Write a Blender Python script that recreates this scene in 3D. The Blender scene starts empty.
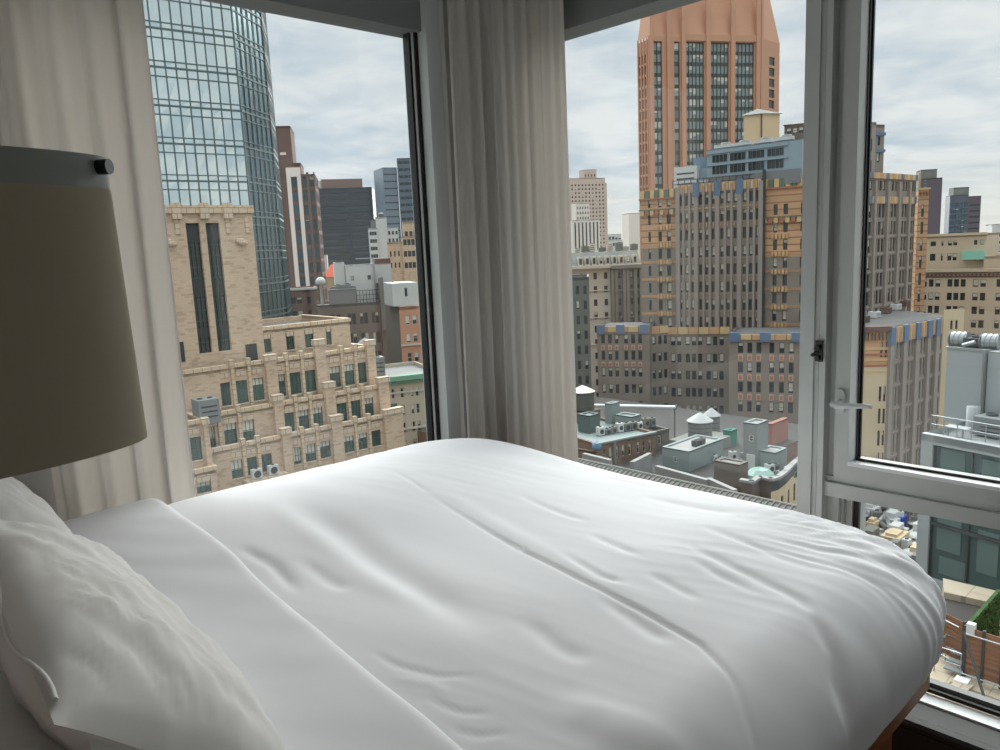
import bpy, math, random
from math import sin, cos, pi, radians, sqrt, atan2, hypot
from mathutils import Vector, Matrix, noise
random.seed(7)
SC = bpy.context.scene
COL = SC.collection
# ------------------------------------------------------------------ camera
EYE = 1.6
FPX, YAW, PITCH, ROLL = 770.0, radians(46.657), radians(9.346), radians(-2.577)
cf = Vector((cos(PITCH)*cos(YAW), cos(PITCH)*sin(YAW), -sin(PITCH)))
cr = Vector((sin(YAW), -cos(YAW), 0.0)); cu = cr.cross(cf)
cr2 = cr*cos(ROLL)+cu*sin(ROLL); cu2 = -cr*sin(ROLL)+cu*cos(ROLL)
cam = bpy.data.cameras.new('camera'); camo = bpy.data.objects.new('camera', cam)
COL.objects.link(camo); SC.camera = camo
cam.sensor_width = 36.0; cam.lens = FPX*36.0/1000.0; cam.clip_end = 5000; cam.clip_start = 0.02
M = Matrix((cr2, cu2, -cf)).transposed().to_4x4(); M.translation = (0, 0, EYE); camo.matrix_world = M
def ray(px, py): return cf + cr2*((px-500)/FPX) - cu2*((py-375)/FPX)
def at(px, py, D):
    d = ray(px, py); k = D/hypot(d.x, d.y); return Vector((d.x*k, d.y*k, d.z*k+EYE))
def onz(px, py, z): d = ray(px, py); k = (z-EYE)/d.z; return Vector((d.x*k, d.y*k, z))
def onx(px, py, x): d = ray(px, py); k = x/d.x; return Vector((x, d.y*k, d.z*k+EYE))
def ony(px, py, y): d = ray(px, py); k = y/d.y; return Vector((d.x*k, y, d.z*k+EYE))
# ------------------------------------------------------------------ materials
def lin(c):
    r = []
    for v in c:
        v = v/255.0; r.append(v/12.92 if v <= 0.04045 else ((v+0.055)/1.055)**2.4)
    return (r[0], r[1], r[2], 1.0)
MATS = {}
CITY = 1.0      # scale to darken city colours against the added sun; neutral as set
def dim(c):
    r = []
    for v in lin(c)[:3]:
        v *= CITY; r.append(255*(12.92*v if v < 0.0031308 else 1.055*v**(1/2.4)-0.055))
    return tuple(r)
def mat(name, c=(200, 200, 200), rough=0.8, metal=0.0, var=0.0, vs=3.0, c2=None, brick=None, bump=0.0, bs=20.0, uv=False, spec=0.4, stretch=None, rand=0.0):
    if name in MATS: return MATS[name]
    m = bpy.data.materials.new(name); m.use_nodes = True; MATS[name] = m
    nt = m.node_tree; N = nt.nodes; L = nt.links; b = N['Principled BSDF']
    b.inputs['Roughness'].default_value = rough; b.inputs['Metallic'].default_value = metal
    b.inputs['Specular IOR Level'].default_value = spec
    if CITY < 1: c = dim(c); c2 = dim(c2) if c2 else c2; brick = dict(brick, c2=dim(brick['c2']), m=dim(brick['m'])) if brick else brick
    col = lin(c); b.inputs['Base Color'].default_value = col
    tc = N.new('ShaderNodeTexCoord'); vec = tc.outputs['UV' if uv else 'Object']
    if stretch:
        mp = N.new('ShaderNodeMapping'); mp.inputs['Scale'].default_value = stretch; L.new(vec, mp.inputs['Vector']); vec = mp.outputs['Vector']
    out = None
    if brick:
        bt = N.new('ShaderNodeTexBrick'); bt.inputs['Color1'].default_value = col; bt.inputs['Color2'].default_value = lin(brick['c2']); bt.inputs['Mortar'].default_value = lin(brick['m'])
        bt.inputs['Scale'].default_value = 1.0; bt.inputs['Brick Width'].default_value = brick['w']; bt.inputs['Row Height'].default_value = brick['h']
        bt.inputs['Mortar Size'].default_value = brick.get('ms', 0.01); bt.inputs['Bias'].default_value = brick.get('bias', 0.0)
        L.new(vec, bt.inputs['Vector']); out = bt.outputs['Color']
    if var > 0:
        nz = N.new('ShaderNodeTexNoise'); nz.inputs['Scale'].default_value = vs; nz.inputs['Detail'].default_value = 5.0; L.new(vec, nz.inputs['Vector'])
        mr = N.new('ShaderNodeMapRange'); mr.inputs['From Min'].default_value = 0.3; mr.inputs['From Max'].default_value = 0.7
        L.new(nz.outputs['Fac'], mr.inputs['Value'])
        mx = N.new('ShaderNodeMix'); mx.data_type = 'RGBA'
        lo = tuple(x*(1-var) for x in col[:3])+(1,) if c2 is None else lin(c2)
        L.new(mr.outputs['Result'], mx.inputs[0]); mx.inputs[6].default_value = lo
        if out is None: mx.inputs[7].default_value = col
        else:
            mu = N.new('ShaderNodeMix'); mu.data_type = 'RGBA'; mu.blend_type = 'MULTIPLY'; mu.inputs[0].default_value = 1.0
            k = 1-var; mu.inputs[7].default_value = (k, k, k, 1); L.new(out, mu.inputs[6]); L.new(mu.outputs[2], mx.inputs[6]); L.new(out, mx.inputs[7])
        out = mx.outputs[2]
    if rand > 0:
        oi = N.new('ShaderNodeObjectInfo'); hs = N.new('ShaderNodeHueSaturation'); mr2 = N.new('ShaderNodeMapRange')
        mr2.inputs['To Min'].default_value = 1-rand; mr2.inputs['To Max'].default_value = 1+rand
        L.new(oi.outputs['Random'], mr2.inputs['Value']); L.new(mr2.outputs['Result'], hs.inputs['Value'])
        if out is None: hs.inputs['Color'].default_value = col
        else: L.new(out, hs.inputs['Color'])
        out = hs.outputs['Color']
    if out is not None: L.new(out, b.inputs['Base Color'])
    if bump > 0:
        n2 = N.new('ShaderNodeTexNoise'); n2.inputs['Scale'].default_value = bs; n2.inputs['Detail'].default_value = 4; L.new(vec, n2.inputs['Vector'])
        bp = N.new('ShaderNodeBump'); bp.inputs['Strength'].default_value = bump; bp.inputs['Distance'].default_value = 0.02
        L.new(n2.outputs['Fac'], bp.inputs['Height']); L.new(bp.outputs['Normal'], b.inputs['Normal'])
    return m
# ------------------------------------------------------------------ mesh builder
class MB:
    def __init__(s): s.v = []; s.f = []; s.m = []; s.uv = []; s.sm = []
    def face(s, pts, mi=0, uv=None, sm=False):
        i = len(s.v); s.v.extend([tuple(p) for p in pts]); s.f.append(tuple(range(i, i+len(pts)))); s.m.append(mi); s.sm.append(sm)
        s.uv.extend(uv if uv else [(0.0, 0.0)]*len(pts))
    def hexa(s, P, mi=0):   # 8 corners: bottom 0-3 ccw, top 4-7
        w = (P[1]-P[0]).length; d = (P[3]-P[0]).length; h = (P[4]-P[0]).length
        for q, (a, b) in (((0, 1, 5, 4), (w, h)), ((1, 2, 6, 5), (d, h)), ((2, 3, 7, 6), (w, h)), ((3, 0, 4, 7), (d, h)), ((4, 5, 6, 7), (w, d)), ((3, 2, 1, 0), (w, d))):
            s.face([P[k] for k in q], mi, [(0, 0), (a, 0), (a, b), (0, b)])
    def box(s, x0, x1, y0, y1, z0, z1, mi=0, T=None):
        P = [Vector(p) for p in ((x0, y0, z0), (x1, y0, z0), (x1, y1, z0), (x0, y1, z0), (x0, y0, z1), (x1, y0, z1), (x1, y1, z1), (x0, y1, z1))]
        if T: P = [T(*p) for p in P]
        s.hexa(P, mi)
    def grid(s, P, mi=0, sm=True, closeu=False):   # P[i][j] shared vertices
        n = len(P); k = len(P[0]); o = len(s.v)
        for r in P: s.v.extend([tuple(p) for p in r])
        for i in range(n if closeu else n-1):
            i2 = (i+1) % n
            for j in range(k-1):
                s.f.append((o+i*k+j, o+i2*k+j, o+i2*k+j+1, o+i*k+j+1)); s.m.append(mi); s.sm.append(sm)
                s.uv.extend([(i/n, j/k), ((i+1)/n, j/k), ((i+1)/n, (j+1)/k), (i/n, (j+1)/k)])
    def tube(s, pts, r, n=8, mi=0, cap=True, sm=True):
        pts = [Vector(p) for p in pts]; rr = r if isinstance(r, (list, tuple)) else [r]*len(pts); rings = []
        for i, p in enumerate(pts):
            t = (pts[min(i+1, len(pts)-1)]-pts[max(i-1, 0)]).normalized()
            a = t.cross(Vector((0, 0, 1)));
            if a.length < 1e-3: a = Vector((1, 0, 0))
            a.normalize(); b = t.cross(a)
            rings.append([p+(a*cos(2*pi*k/n)+b*sin(2*pi*k/n))*rr[i] for k in range(n+1)])
        s.grid(rings, mi, sm)
        if cap:
            s.face(rings[0][:n], mi); s.face(rings[-1][:n][::-1], mi)
    def lathe(s, prof, c, n=24, mi=0, sm=True, T=None):
        rings = []
        for k in range(n+1):
            a = 2*pi*k/n
            R = [Vector((c[0]+r*cos(a), c[1]+r*sin(a), c[2]+z)) for r, z in prof]
            rings.append([T(*p) for p in R] if T else R)
        s.grid(rings, mi, sm)
    def build(s, name, mats, parent=None, weld=False):
        me = bpy.data.meshes.new(name); me.from_pydata(s.v, [], s.f)
        if not isinstance(mats, (list, tuple)): mats = [mats]
        for m in mats: me.materials.append(m)
        me.polygons.foreach_set('material_index', s.m); me.polygons.foreach_set('use_smooth', s.sm)
        ul = me.uv_layers.new(name='UVMap')
        ul.data.foreach_set('uv', [c for p in s.uv for c in p])
        me.update()
        o = bpy.data.objects.new(name, me); COL.objects.link(o)
        if parent is not None:
            o.parent = parent; o.matrix_parent_inverse = Matrix.Translation(-Vector(parent.location))
        return o
def tag(o, label=None, cat=None, group=None, kind=None):
    if label: o['label'] = label
    if cat: o['category'] = cat
    if group: o['group'] = group
    if kind: o['kind'] = kind
    return o
def empty(name, loc, label, cat, group=None):
    o = bpy.data.objects.new(name, None); COL.objects.link(o); o.location = loc; o.empty_display_size = 0.1
    return tag(o, label, cat, group)
def recentre(o):   # move a top-level mesh's origin to the middle of its foot
    me = o.data; xs = [v.co for v in me.vertices]
    c = Vector(((min(p.x for p in xs)+max(p.x for p in xs))/2, (min(p.y for p in xs)+max(p.y for p in xs))/2, min(p.z for p in xs)))
    me.transform(Matrix.Translation(-c)); o.location = c; return o
def thing(mb, name, mats, label, cat, group=None):
    o = mb.build(name, mats); recentre(o); return tag(o, label, cat, group)
def struct(mb, name, mats, label=None, cat=None):
    o = mb.build(name, mats); o['kind'] = 'structure'
    if label: o['label'] = label
    if cat: o['category'] = cat
    return o
def bevel(o, w=0.004, seg=2):
    m = o.modifiers.new('bevel', 'BEVEL'); m.width = w; m.segments = seg; m.limit_method = 'ANGLE'; return o
# ------------------------------------------------------------------ view settings, sky
vs_ = SC.view_settings; SC.display_settings.display_device = 'sRGB'
vs_.view_transform = 'Standard'; vs_.look = 'None'; vs_.gamma = 1.0; vs_.exposure = 0.0; vs_.use_curve_mapping = False
w = bpy.data.worlds.new('world'); SC.world = w; w.use_nodes = True
nt = w.node_tree; N = nt.nodes; L = nt.links; bg = N['Background']
tc = N.new('ShaderNodeTexCoord'); sx = N.new('ShaderNodeSeparateXYZ'); L.new(tc.outputs['Generated'], sx.inputs[0])
# cloud layer: project the view direction on a flat deck so that clouds flatten towards the horizon
ad = N.new('ShaderNodeMath'); ad.operation = 'ABSOLUTE'; L.new(sx.outputs['Z'], ad.inputs[0])
ad2 = N.new('ShaderNodeMath'); ad2.operation = 'ADD'; ad2.inputs[1].default_value = 0.16; L.new(ad.outputs[0], ad2.inputs[0])
dv = N.new('ShaderNodeVectorMath'); dv.operation = 'DIVIDE'; cb = N.new('ShaderNodeCombineXYZ')
for k in range(3): L.new(ad2.outputs[0], cb.inputs[k])
L.new(tc.outputs['Generated'], dv.inputs[0]); L.new(cb.outputs[0], dv.inputs[1])
n1 = N.new('ShaderNodeTexNoise'); n1.inputs['Scale'].default_value = 2.6; n1.inputs['Detail'].default_value = 7; n1.inputs['Roughness'].default_value = 0.55; n1.inputs['Distortion'].default_value = 0.3
mpw = N.new('ShaderNodeMapping'); mpw.inputs['Scale'].default_value = (1.0, 1.0, 3.2); L.new(dv.outputs[0], mpw.inputs['Vector']); L.new(mpw.outputs['Vector'], n1.inputs['Vector'])
rp = N.new('ShaderNodeValToRGB'); e = rp.color_ramp.elements
e[0].position = 0.36; e[0].color = lin((202, 214, 226)); e[1].position = 0.62; e[1].color = lin((240, 241, 244))
x = e.new(0.49); x.color = lin((222, 228, 235))
L.new(n1.outputs['Fac'], rp.inputs['Fac'])
# pale warm band low over the horizon
hz = N.new('ShaderNodeValToRGB'); h = hz.color_ramp.elements
h[0].position = 0.0; h[0].color = (0.8, 0.8, 0.8, 1); h[1].position = 0.09; h[1].color = (0, 0, 0, 1)
L.new(sx.outputs['Z'], hz.inputs['Fac'])
mxh = N.new('ShaderNodeMix'); mxh.data_type = 'RGBA'; L.new(hz.outputs['Color'], mxh.inputs[0]); L.new(rp.outputs['Color'], mxh.inputs[6]); mxh.inputs[7].default_value = lin((243, 240, 232))
L.new(mxh.outputs[2], bg.inputs['Color'])
# an overcast sky is brightest overhead
st = N.new('ShaderNodeMapRange'); st.inputs['From Min'].default_value = 0.40; st.inputs['From Max'].default_value = 0.95
st.inputs['To Min'].default_value = 1.0; st.inputs['To Max'].default_value = ZENITH if 'ZENITH' in globals() else 3.0
L.new(sx.outputs['Z'], st.inputs['Value']); L.new(st.outputs['Result'], bg.inputs['Strength'])
# wide sun lamp, added so that the bed is bright under overcast
def sunlamp(name, az, el, strength, angle, col=(1, 1, 1)):
    ld = bpy.data.lights.new(name, 'SUN'); ld.energy = strength; ld.angle = radians(angle); ld.color = col
    o = bpy.data.objects.new(name, ld); COL.objects.link(o)
    d = Vector((cos(radians(az))*cos(radians(el)), sin(radians(az))*cos(radians(el)), sin(radians(el))))
    o.rotation_euler = d.to_track_quat('Z', 'Y').to_euler(); o.location = d*60; return o
sunlamp('bed_fill_sun', 45, 33, 8.2, 76, (1.0, 0.985, 0.97))
# ================================================================== ROOM
FL = -0.06
m_frame = mat('frame_aluminium', (202, 206, 203), 0.45, 0.0, 0.05, 4)
m_frame2 = mat('frame_light', (205, 209, 207), 0.4)
m_gasket = mat('gasket', (14, 15, 17), 0.35)
m_wall = mat('wall_paint', (196, 194, 190), 0.85, var=0.05, vs=2)
m_ceil = mat('ceiling_paint', (222, 221, 218), 0.9)
m_fascia = mat('fascia_metal', (124, 128, 128), 0.6, 0.0, 0.05, 3)
m_floor = mat('floor_dark', (70, 66, 60), 0.6, var=0.2, vs=6)
m_ledge = mat('ledge_metal', (46, 46, 44), 0.6, 0.0, 0.05, 3)
m_grille = mat('grille', (60, 60, 58), 0.4, 0.5)
m_white = mat('white_and_bead_glint', (238, 240, 240), 0.4)  # bead white raised to paint in the sky glint; plain white on foot blocks
def glassmat():
    m = bpy.data.materials.new('window_glass'); m.use_nodes = True; nt = m.node_tree; N = nt.nodes; L = nt.links
    N.remove(N['Principled BSDF']); o = N['Material Output']
    t = N.new('ShaderNodeBsdfTransparent'); t.inputs['Color'].default_value = (0.955, 0.975, 0.965, 1)
    g = N.new('ShaderNodeBsdfGlossy'); g.inputs['Roughness'].default_value = 0.0; g.inputs['Color'].default_value = (1, 1, 1, 1)
    f = N.new('ShaderNodeFresnel'); gm = N.new('ShaderNodeNewGeometry'); mr = N.new('ShaderNodeMapRange'); mr.inputs['To Min'].default_value = 1.35; mr.inputs['To Max'].default_value = 1/1.35; L.new(gm.outputs['Backfacing'], mr.inputs['Value']); L.new(mr.outputs['Result'], f.inputs['IOR'])
    x = N.new('ShaderNodeMixShader'); L.new(f.outputs[0], x.inputs[0]); L.new(t.outputs[0], x.inputs[1]); L.new(g.outputs[0], x.inputs[2]); L.new(x.outputs[0], o.inputs['Surface'])
    return m
m_glass = glassmat()
XR, YL = 2.55, 2.8
def sbox(name, x0, x1, y0, y1, z0, z1, m, label=None, cat=None, bev=0):
    b = MB(); b.box(x0, x1, y0, y1, z0, z1); o = struct(b, name, m, label, cat)
    if bev: bevel(o, bev)
    return o
CZ = 2.95
sbox('floor', -0.32, 2.62, -1.6, 3.1, FL-0.2, FL, m_floor)
sbox('ceiling', -0.45, 2.95, -1.6, 3.1, CZ, CZ+0.15, m_ceil)
sbox('wall_back', -0.45, -0.3, -1.6, 3.1, FL, CZ, m_wall)
sbox('wall_near', -0.3, 2.95, -1.75, -1.6, FL, CZ, m_wall)
sbox('wall_left', -0.3, 0.63, YL-0.06, YL+0.25, FL, CZ, m_wall)      # pier left of the left window
sbox('wall_right', XR-0.06, XR+0.25, -1.6, -0.25, FL, CZ, m_wall)
# corner column between the windows
b = MB(); b.box(2.34, XR+0.3, YL-0.06, YL+0.13, FL, CZ); b.box(XR-0.05, XR+0.3, 2.52, YL-0.06, FL, CZ)
struct(b, 'wall_corner', m_wall)
# left window: head panel, jamb, gasket, glass, low sill
zl = 2.556
sbox('trim_1', 0.5, 2.34, YL, YL+0.14, zl, CZ, m_fascia)

W1 = bpy.data.objects.new('window_1', None); COL.objects.link(W1); W1.location = (1.4, YL, FL); W1['kind'] = 'structure'
b = MB(); b.box(2.262, 2.34, YL-0.03, YL+0.14, FL, CZ); b.box(0.5, 0.56, YL, YL+0.14, FL, zl); b.box(0.56, 2.262, YL, YL+0.14, FL, 0.12)
bevel(b.build('window_frame', m_frame, W1), 0.004)
b = MB(); b.box(2.245, 2.262, YL+0.03, YL+0.07, 0.12, zl); b.box(2.226, 2.238, YL+0.05, YL+0.09, 0.12, zl); b.box(0.56, 0.58, YL+0.03, YL+0.09, 0.12, zl)
b.build('gasket', m_gasket, W1)
b = MB(); b.box(2.238, 2.245, YL+0.04, YL+0.08, 0.12, zl); b.build('spacer_strip', m_frame2, W1)
b = MB(); b.box(0.56, 2.24, YL+0.06, YL+0.066, 0.12, zl+0.02); b.build('glass_pane', m_glass, W1)
# right window wall
zr = 2.477
def yx(px, x, py=380): return onx(px, py, x).y
sbox('trim_3', XR, XR+0.14, -0.25, 2.52, zr, CZ, m_fascia)

W2 = bpy.data.objects.new('window_2', None); COL.objects.link(W2); W2.location = (XR, 1.7, FL); W2['kind'] = 'structure'
yA, yB, yC, yD = yx(799, XR-0.07), yx(813, XR-0.07), yx(819, XR-0.06), yx(825.5, XR-0.06)
b = MB()
b.box(XR-0.07, XR+0.14, yB, yA, FL, CZ)                         # fixed post, light face
b.box(XR-0.062, XR+0.14, yC+0.0015, yB, FL, CZ)
b.box(XR-0.066, XR+0.14, yD, yC-0.0015, FL, CZ)                 # second post behind a thin seam
b.box(XR+0.0, XR+0.14, 2.47, 2.52, FL, zr)                      # far jamb
b.box(XR+0.02, XR+0.14, yA, 2.47, FL, 0.12)
bevel(b.build('window_frame', m_frame, W2), 0.003)
b = MB(); b.box(XR+0.045, XR+0.06, 2.46, 2.47, 0.12, zr); b.box(XR+0.045, XR+0.06, yA, yA+0.008, 0.12, zr)
b.build('gasket', m_gasket, W2)
b = MB(); b.box(XR+0.06, XR+0.066, yA, 2.47, 0.12, zr+0.02); b.build('glass_pane', m_glass, W2)
W3 = bpy.data.objects.new('window_3', None); COL.objects.link(W3); W3.location = (XR, 0.5, FL); W3['kind'] = 'structure'
yE = yx(836.5, XR-0.04); yF = yx(850, XR-0.045); yG = yx(856, XR-0.03); yH = yx(861, XR+0.0)
y0 = -0.02
zs0, zs1 = 0.795, 0.728         # sash bottom, transom underside
b = MB()
b.box(XR-0.02, XR+0.14, yE-0.01, yD, FL, CZ)                    # channel beside the sash
b.box(XR-0.052, XR+0.14, y0-0.1, yD, zs1, zs1+0.048)            # transom with its ledge
b.box(XR-0.035, XR+0.14, y0-0.1, yD, zs1+0.048, zs0-0.002)
b.box(XR-0.0, XR+0.14, yx(847, XR), yD, 0.1, zs1)               # lower jamb
b.box(XR+0.02, XR+0.14, yx(852.5, XR+.02, 500), yx(847, XR), 0.1, zs1)
b.box(XR-0.07, XR+0.14, y0-0.23, y0-0.10, FL, CZ)
bevel(b.build('window_frame', m_frame, W3), 0.003)
S = MB(); zt = 2.42
zb1 = onx(856, 458.5, XR+0.012).z
S.box(XR-0.045, XR+0.03, yF, yE, zs0, zt); S.box(XR-0.045, XR+0.03, y0, yF, zs0, zb1-0.006); S.box(XR-0.045, XR+0.03, y0, yF, zt-0.08, zt); S.box(XR-0.045, XR+0.03, y0-0.098, y0, zs0, zt)
so = S.build('sash', m_frame, W3); bevel(so, 0.003)
b = MB(); b.box(XR-0.047, XR+0.02, y0, yF, zb1-0.012, zb1); b.hexa([Vector(q) for q in ((XR-0.044, yF-0.001, zb1-0.018), (XR+0.02, yG, zb1-0.018), (XR+0.02, yF, zb1-0.018), (XR-0.044, yF, zb1-0.018), (XR-0.044, yF-0.001, zt-0.08), (XR+0.02, yG, zt-0.08), (XR+0.02, yF, zt-0.08), (XR-0.044, yF, zt-0.08))]); b.build('glazing_bead', m_white, so)
b = MB()
b.box(XR-0.006, XR+0.01, yH+0.007, yG, zb1, zt-.08); b.box(XR+0.01, XR+0.02, yH, yH+0.004, zb1, zt-.08); b.box(XR-0.01, XR+0.02, y0, yG, zb1, zb1+0.009)
b.build('gasket', m_gasket, so)
b = MB(); b.box(XR+0.012, XR+0.018, y0, yG, zb1, zt-.06); b.build('glass_pane', m_glass, so)
# handle of the sash
hx = XR-0.045
h0 = MB(); p = onx(841, 401, hx)
n = 20; zc = p.z; yc = p.y; hw, hh = 0.016, 0.040
pl = []
for k in range(n):
    a = 2*pi*k/n; pl.append((yc+hw*math.copysign(abs(cos(a))**0.6, cos(a)), zc+hh*math.copysign(abs(sin(a))**0.6, sin(a))))
h0.face([(hx-0.011, a, c) for a, c in pl][::-1])
for k in range(n):
    a, c = pl[k]; a2, c2 = pl[(k+1) % n]; h0.face([(hx, a, c), (hx, a2, c2), (hx-0.011, a2, c2), (hx-0.011, a, c)], sm=True)
ho = h0.build('handle_plate', m_frame2, so)
h1 = MB(); q = onx(833, 404, hx-0.04); q2 = onx(872, 407, hx-0.05)
h1.tube([(hx-0.008, q.y-0.012, q.z), (hx-0.03, q.y-0.010, q.z), (hx-0.045, q.y-0.004, q.z), (hx-0.052, q.y-0.02, q.z-0.001), (hx-0.052, q2.y+0.02, q2.z), (hx-0.050, q2.y, q2.z)], [0.011, 0.011, 0.0125, 0.0105, 0.0075, 0.006], 12)
tag(h1.build('handle_lever', m_frame2, so), 'pale grey horizontal lever')
k0 = MB(); q = onx(819.5, 351, XR-0.07)
k0.box(XR-0.078, XR-0.066, q.y-0.011, q.y+0.011, q.z-0.034, q.z+0.034)
k0.tube([(XR-0.08, q.y, q.z+0.012), (XR-0.092, q.y, q.z+0.012)], 0.009, 10); k0.tube([(XR-0.078, q.y+0.006, q.z-0.004), (XR-0.096, q.y+0.014, q.z-0.012)], 0.006, 8); k0.tube([(XR-0.08, q.y, q.z-0.022), (XR-0.088, q.y, q.z-0.022)], 0.008, 10)
tag(k0.build('latch', mat('latch_metal', (70, 70, 68), 0.3, 0.9), W2), 'small dark metal latch')
# lower fixed pane
b = MB(); b.box(XR+0.03, XR+0.045, yx(858.5, XR+.03, 520), yx(852.5, XR+.03, 520), 0.1, zs1); b.box(XR+0.03, XR+0.06, y0-0.1, yA, 0.098, 0.135); b.build('gasket', m_gasket, W3)
b = MB(); b.box(XR+0.024, XR+0.040, y0-0.1, yD, 0.115, 0.118); b.build('spacer_strip', m_frame2, W3)
b = MB(); b.box(XR+0.05, XR+0.056, y0-0.1, yD, 0.1, zs1+0.02); b.build('glass_pane', m_glass, W3)
b = MB(); b.box(XR-0.035, XR+0.024, y0-0.1, 2.4, 0.07, 0.098); bevel(b.build('sill_bead', m_white, W3), 0.002)
# long ledge under the window and the floor grille
b = MB()
prof = [(XR+0.03, 0.094), (2.43, 0.088), (2.41, 0.096), (2.388, 0.094), (2.380, 0.084), (2.380, 0.072), (2.386, 0.068), (2.380, 0.064), (2.380, -0.03), (2.365, FL)]
rows = [[Vector((x, y, z)) for x, z in prof] for y in (-0.25, 2.52)]
b.grid(rows, sm=False); struct(b, 'trim_5', m_ledge)
b = MB()
for k in range(16):
    x = 2.372-k*0.0125; b.box(x-0.007, x, -0.25, 2.3, FL, FL+0.014)
struct(b, 'trim_6', m_grille)
# ------------------------------------------------------------------ curtains
def fabric(name, c, trans=0.35, bump=0.0, bs=400):
    m = mat(name, c, 0.9, spec=0.15); nt = m.node_tree; N = nt.nodes; L = nt.links; b = N['Principled BSDF']; o = N['Material Output']
    t = N.new('ShaderNodeBsdfTranslucent'); t.inputs['Color'].default_value = lin(c); x = N.new('ShaderNodeMixShader'); x.inputs[0].default_value = trans
    L.new(b.outputs[0], x.inputs[1]); L.new(t.outputs[0], x.inputs[2]); L.new(x.outputs[0], o.inputs['Surface'])
    tc = N.new('ShaderNodeTexCoord'); wv = N.new('ShaderNodeTexWave'); wv.bands_direction = 'Z'; wv.inputs['Scale'].default_value = bs; L.new(tc.outputs['Object'], wv.inputs['Vector'])
    if bump:
        bp = N.new('ShaderNodeBump'); bp.inputs['Strength'].default_value = bump; bp.inputs['Distance'].default_value = 0.002; L.new(wv.outputs['Fac'], bp.inputs['Height']); L.new(bp.outputs[0], b.inputs['Normal'])
    return m
m_cur = fabric('curtain_cloth', (222, 218, 213), 0.47)
def curtain(path, z0, z1, folds, amp, seed, name, label, sway=0.0):
    # path: plan polyline, folded cloth hanging from z1 to z0
    pts = [Vector(p) for p in path]; seg = [(pts[i+1]-pts[i]).length for i in range(len(pts)-1)]; T = sum(seg); n = folds*14; nz = 26
    rnd = random.Random(seed); ph = [rnd.uniform(-0.9, 0.9) for _ in range(folds+2)]; am = [rnd.uniform(0.45, 1.25) for _ in range(folds+2)]
    P = []
    for i in range(n+1):
        s = i/n; d = s*T; k = 0
        while k < len(seg)-1 and d > seg[k]: d -= seg[k]; k += 1
        c = pts[k].lerp(pts[k+1], d/seg[k]); t = (pts[k+1]-pts[k]).normalized()
        if k < len(seg)-1 and d > seg[k]-0.12: f = (d-seg[k]+0.12)/0.24; t = t.lerp((pts[k+2]-pts[k+1]).normalized(), f).normalized()
        nn = Vector((t.y, -t.x)); col = []
        fi = s*folds; a = am[int(fi)]*(1-(fi % 1))+am[int(fi)+1]*(fi % 1); p = ph[int(fi)]*(1-(fi % 1))+ph[int(fi)+1]*(fi % 1)
        for j in range(nz+1):
            h = j/nz; z = z1+(z0-z1)*h
            wob = 0.4*sin(h*3.1+p*3+s*5)
            off = a*amp*(0.75+0.5*h)*(sin(2*pi*fi+p*1.5+wob*h)+0.35*sin(4*pi*fi*1.07+p*4+h*1.3))
            c2 = c+nn*off+t*(amp*0.35*cos(2*pi*fi+p)+sway*h*(s-0.5))
            col.append(Vector((c2.x, c2.y, z)))
        P.append(col)
    b = MB(); b.grid(P); o = thing(b, name, m_cur, label, 'curtain'); so = o.modifiers.new('thick', 'SOLIDIFY'); so.thickness = 0.0016; return o
curtain([(0.55, 2.655), (1.01, 2.655)], 0.02, CZ-0.02, 4, 0.026, 3, 'curtain', 'off white sheer curtain hanging at the left window behind the lamp shade', -0.05)
curtain([(2.31, 2.68), (2.455, 2.60), (2.462, 2.15)], 0.02, CZ-0.02, 9, 0.018, 11, 'curtain', 'off white sheer curtain gathered in the corner between the two windows', 0.03)
b = MB()
b.tube([(0.3, 2.66, CZ-0.02), (2.45, 2.66, CZ-0.02)], 0.012, 8); struct(b, 'trim_7', m_frame)
# ------------------------------------------------------------------ bed
m_linen = fabric('white_linen', (236, 236, 239), 0.0)
m_wood = mat('bed_wood', (150, 88, 44), 0.38, c2=(112, 60, 28), var=0.3, vs=3, stretch=(1.5, 14, 14), bump=0.04, bs=60)
BX0, BX1, BY0, BY1 = -0.08, 2.222, 0.545, 2.60
bed = empty('bed', (1.05, 1.6, FL), 'double bed on a polished brown wooden frame, foot towards the right window', 'bed')
b = MB(); b.box(-0.1, 2.15, 0.625, 0.665, 0.361, 0.47); b.box(-0.1, 2.15, 2.52, 2.56, 0.361, 0.47); b.box(2.11, 2.15, 0.665, 2.52, 0.361, 0.47); b.box(-0.1, 2.11, 0.665, 2.52, 0.40, 0.43)
bevel(b.build('bed_rail', m_wood, bed), 0.004)
b = MB(); b.box(0.0, 1.985, 0.66, 2.5, FL, 0.361); bevel(b.build('bed_base', m_wood, bed), 0.004)
b = MB(); b.box(-0.1, 2.08, 0.68, 2.5, 0.43, 0.64); bevel(b.build('mattress', m_linen, bed), 0.05, 4)
b = MB(); b.box(-0.25, -0.14, 0.45, 2.6, FL, 1.18); bevel(b.build('headboard', m_wood, bed), 0.01)
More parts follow.
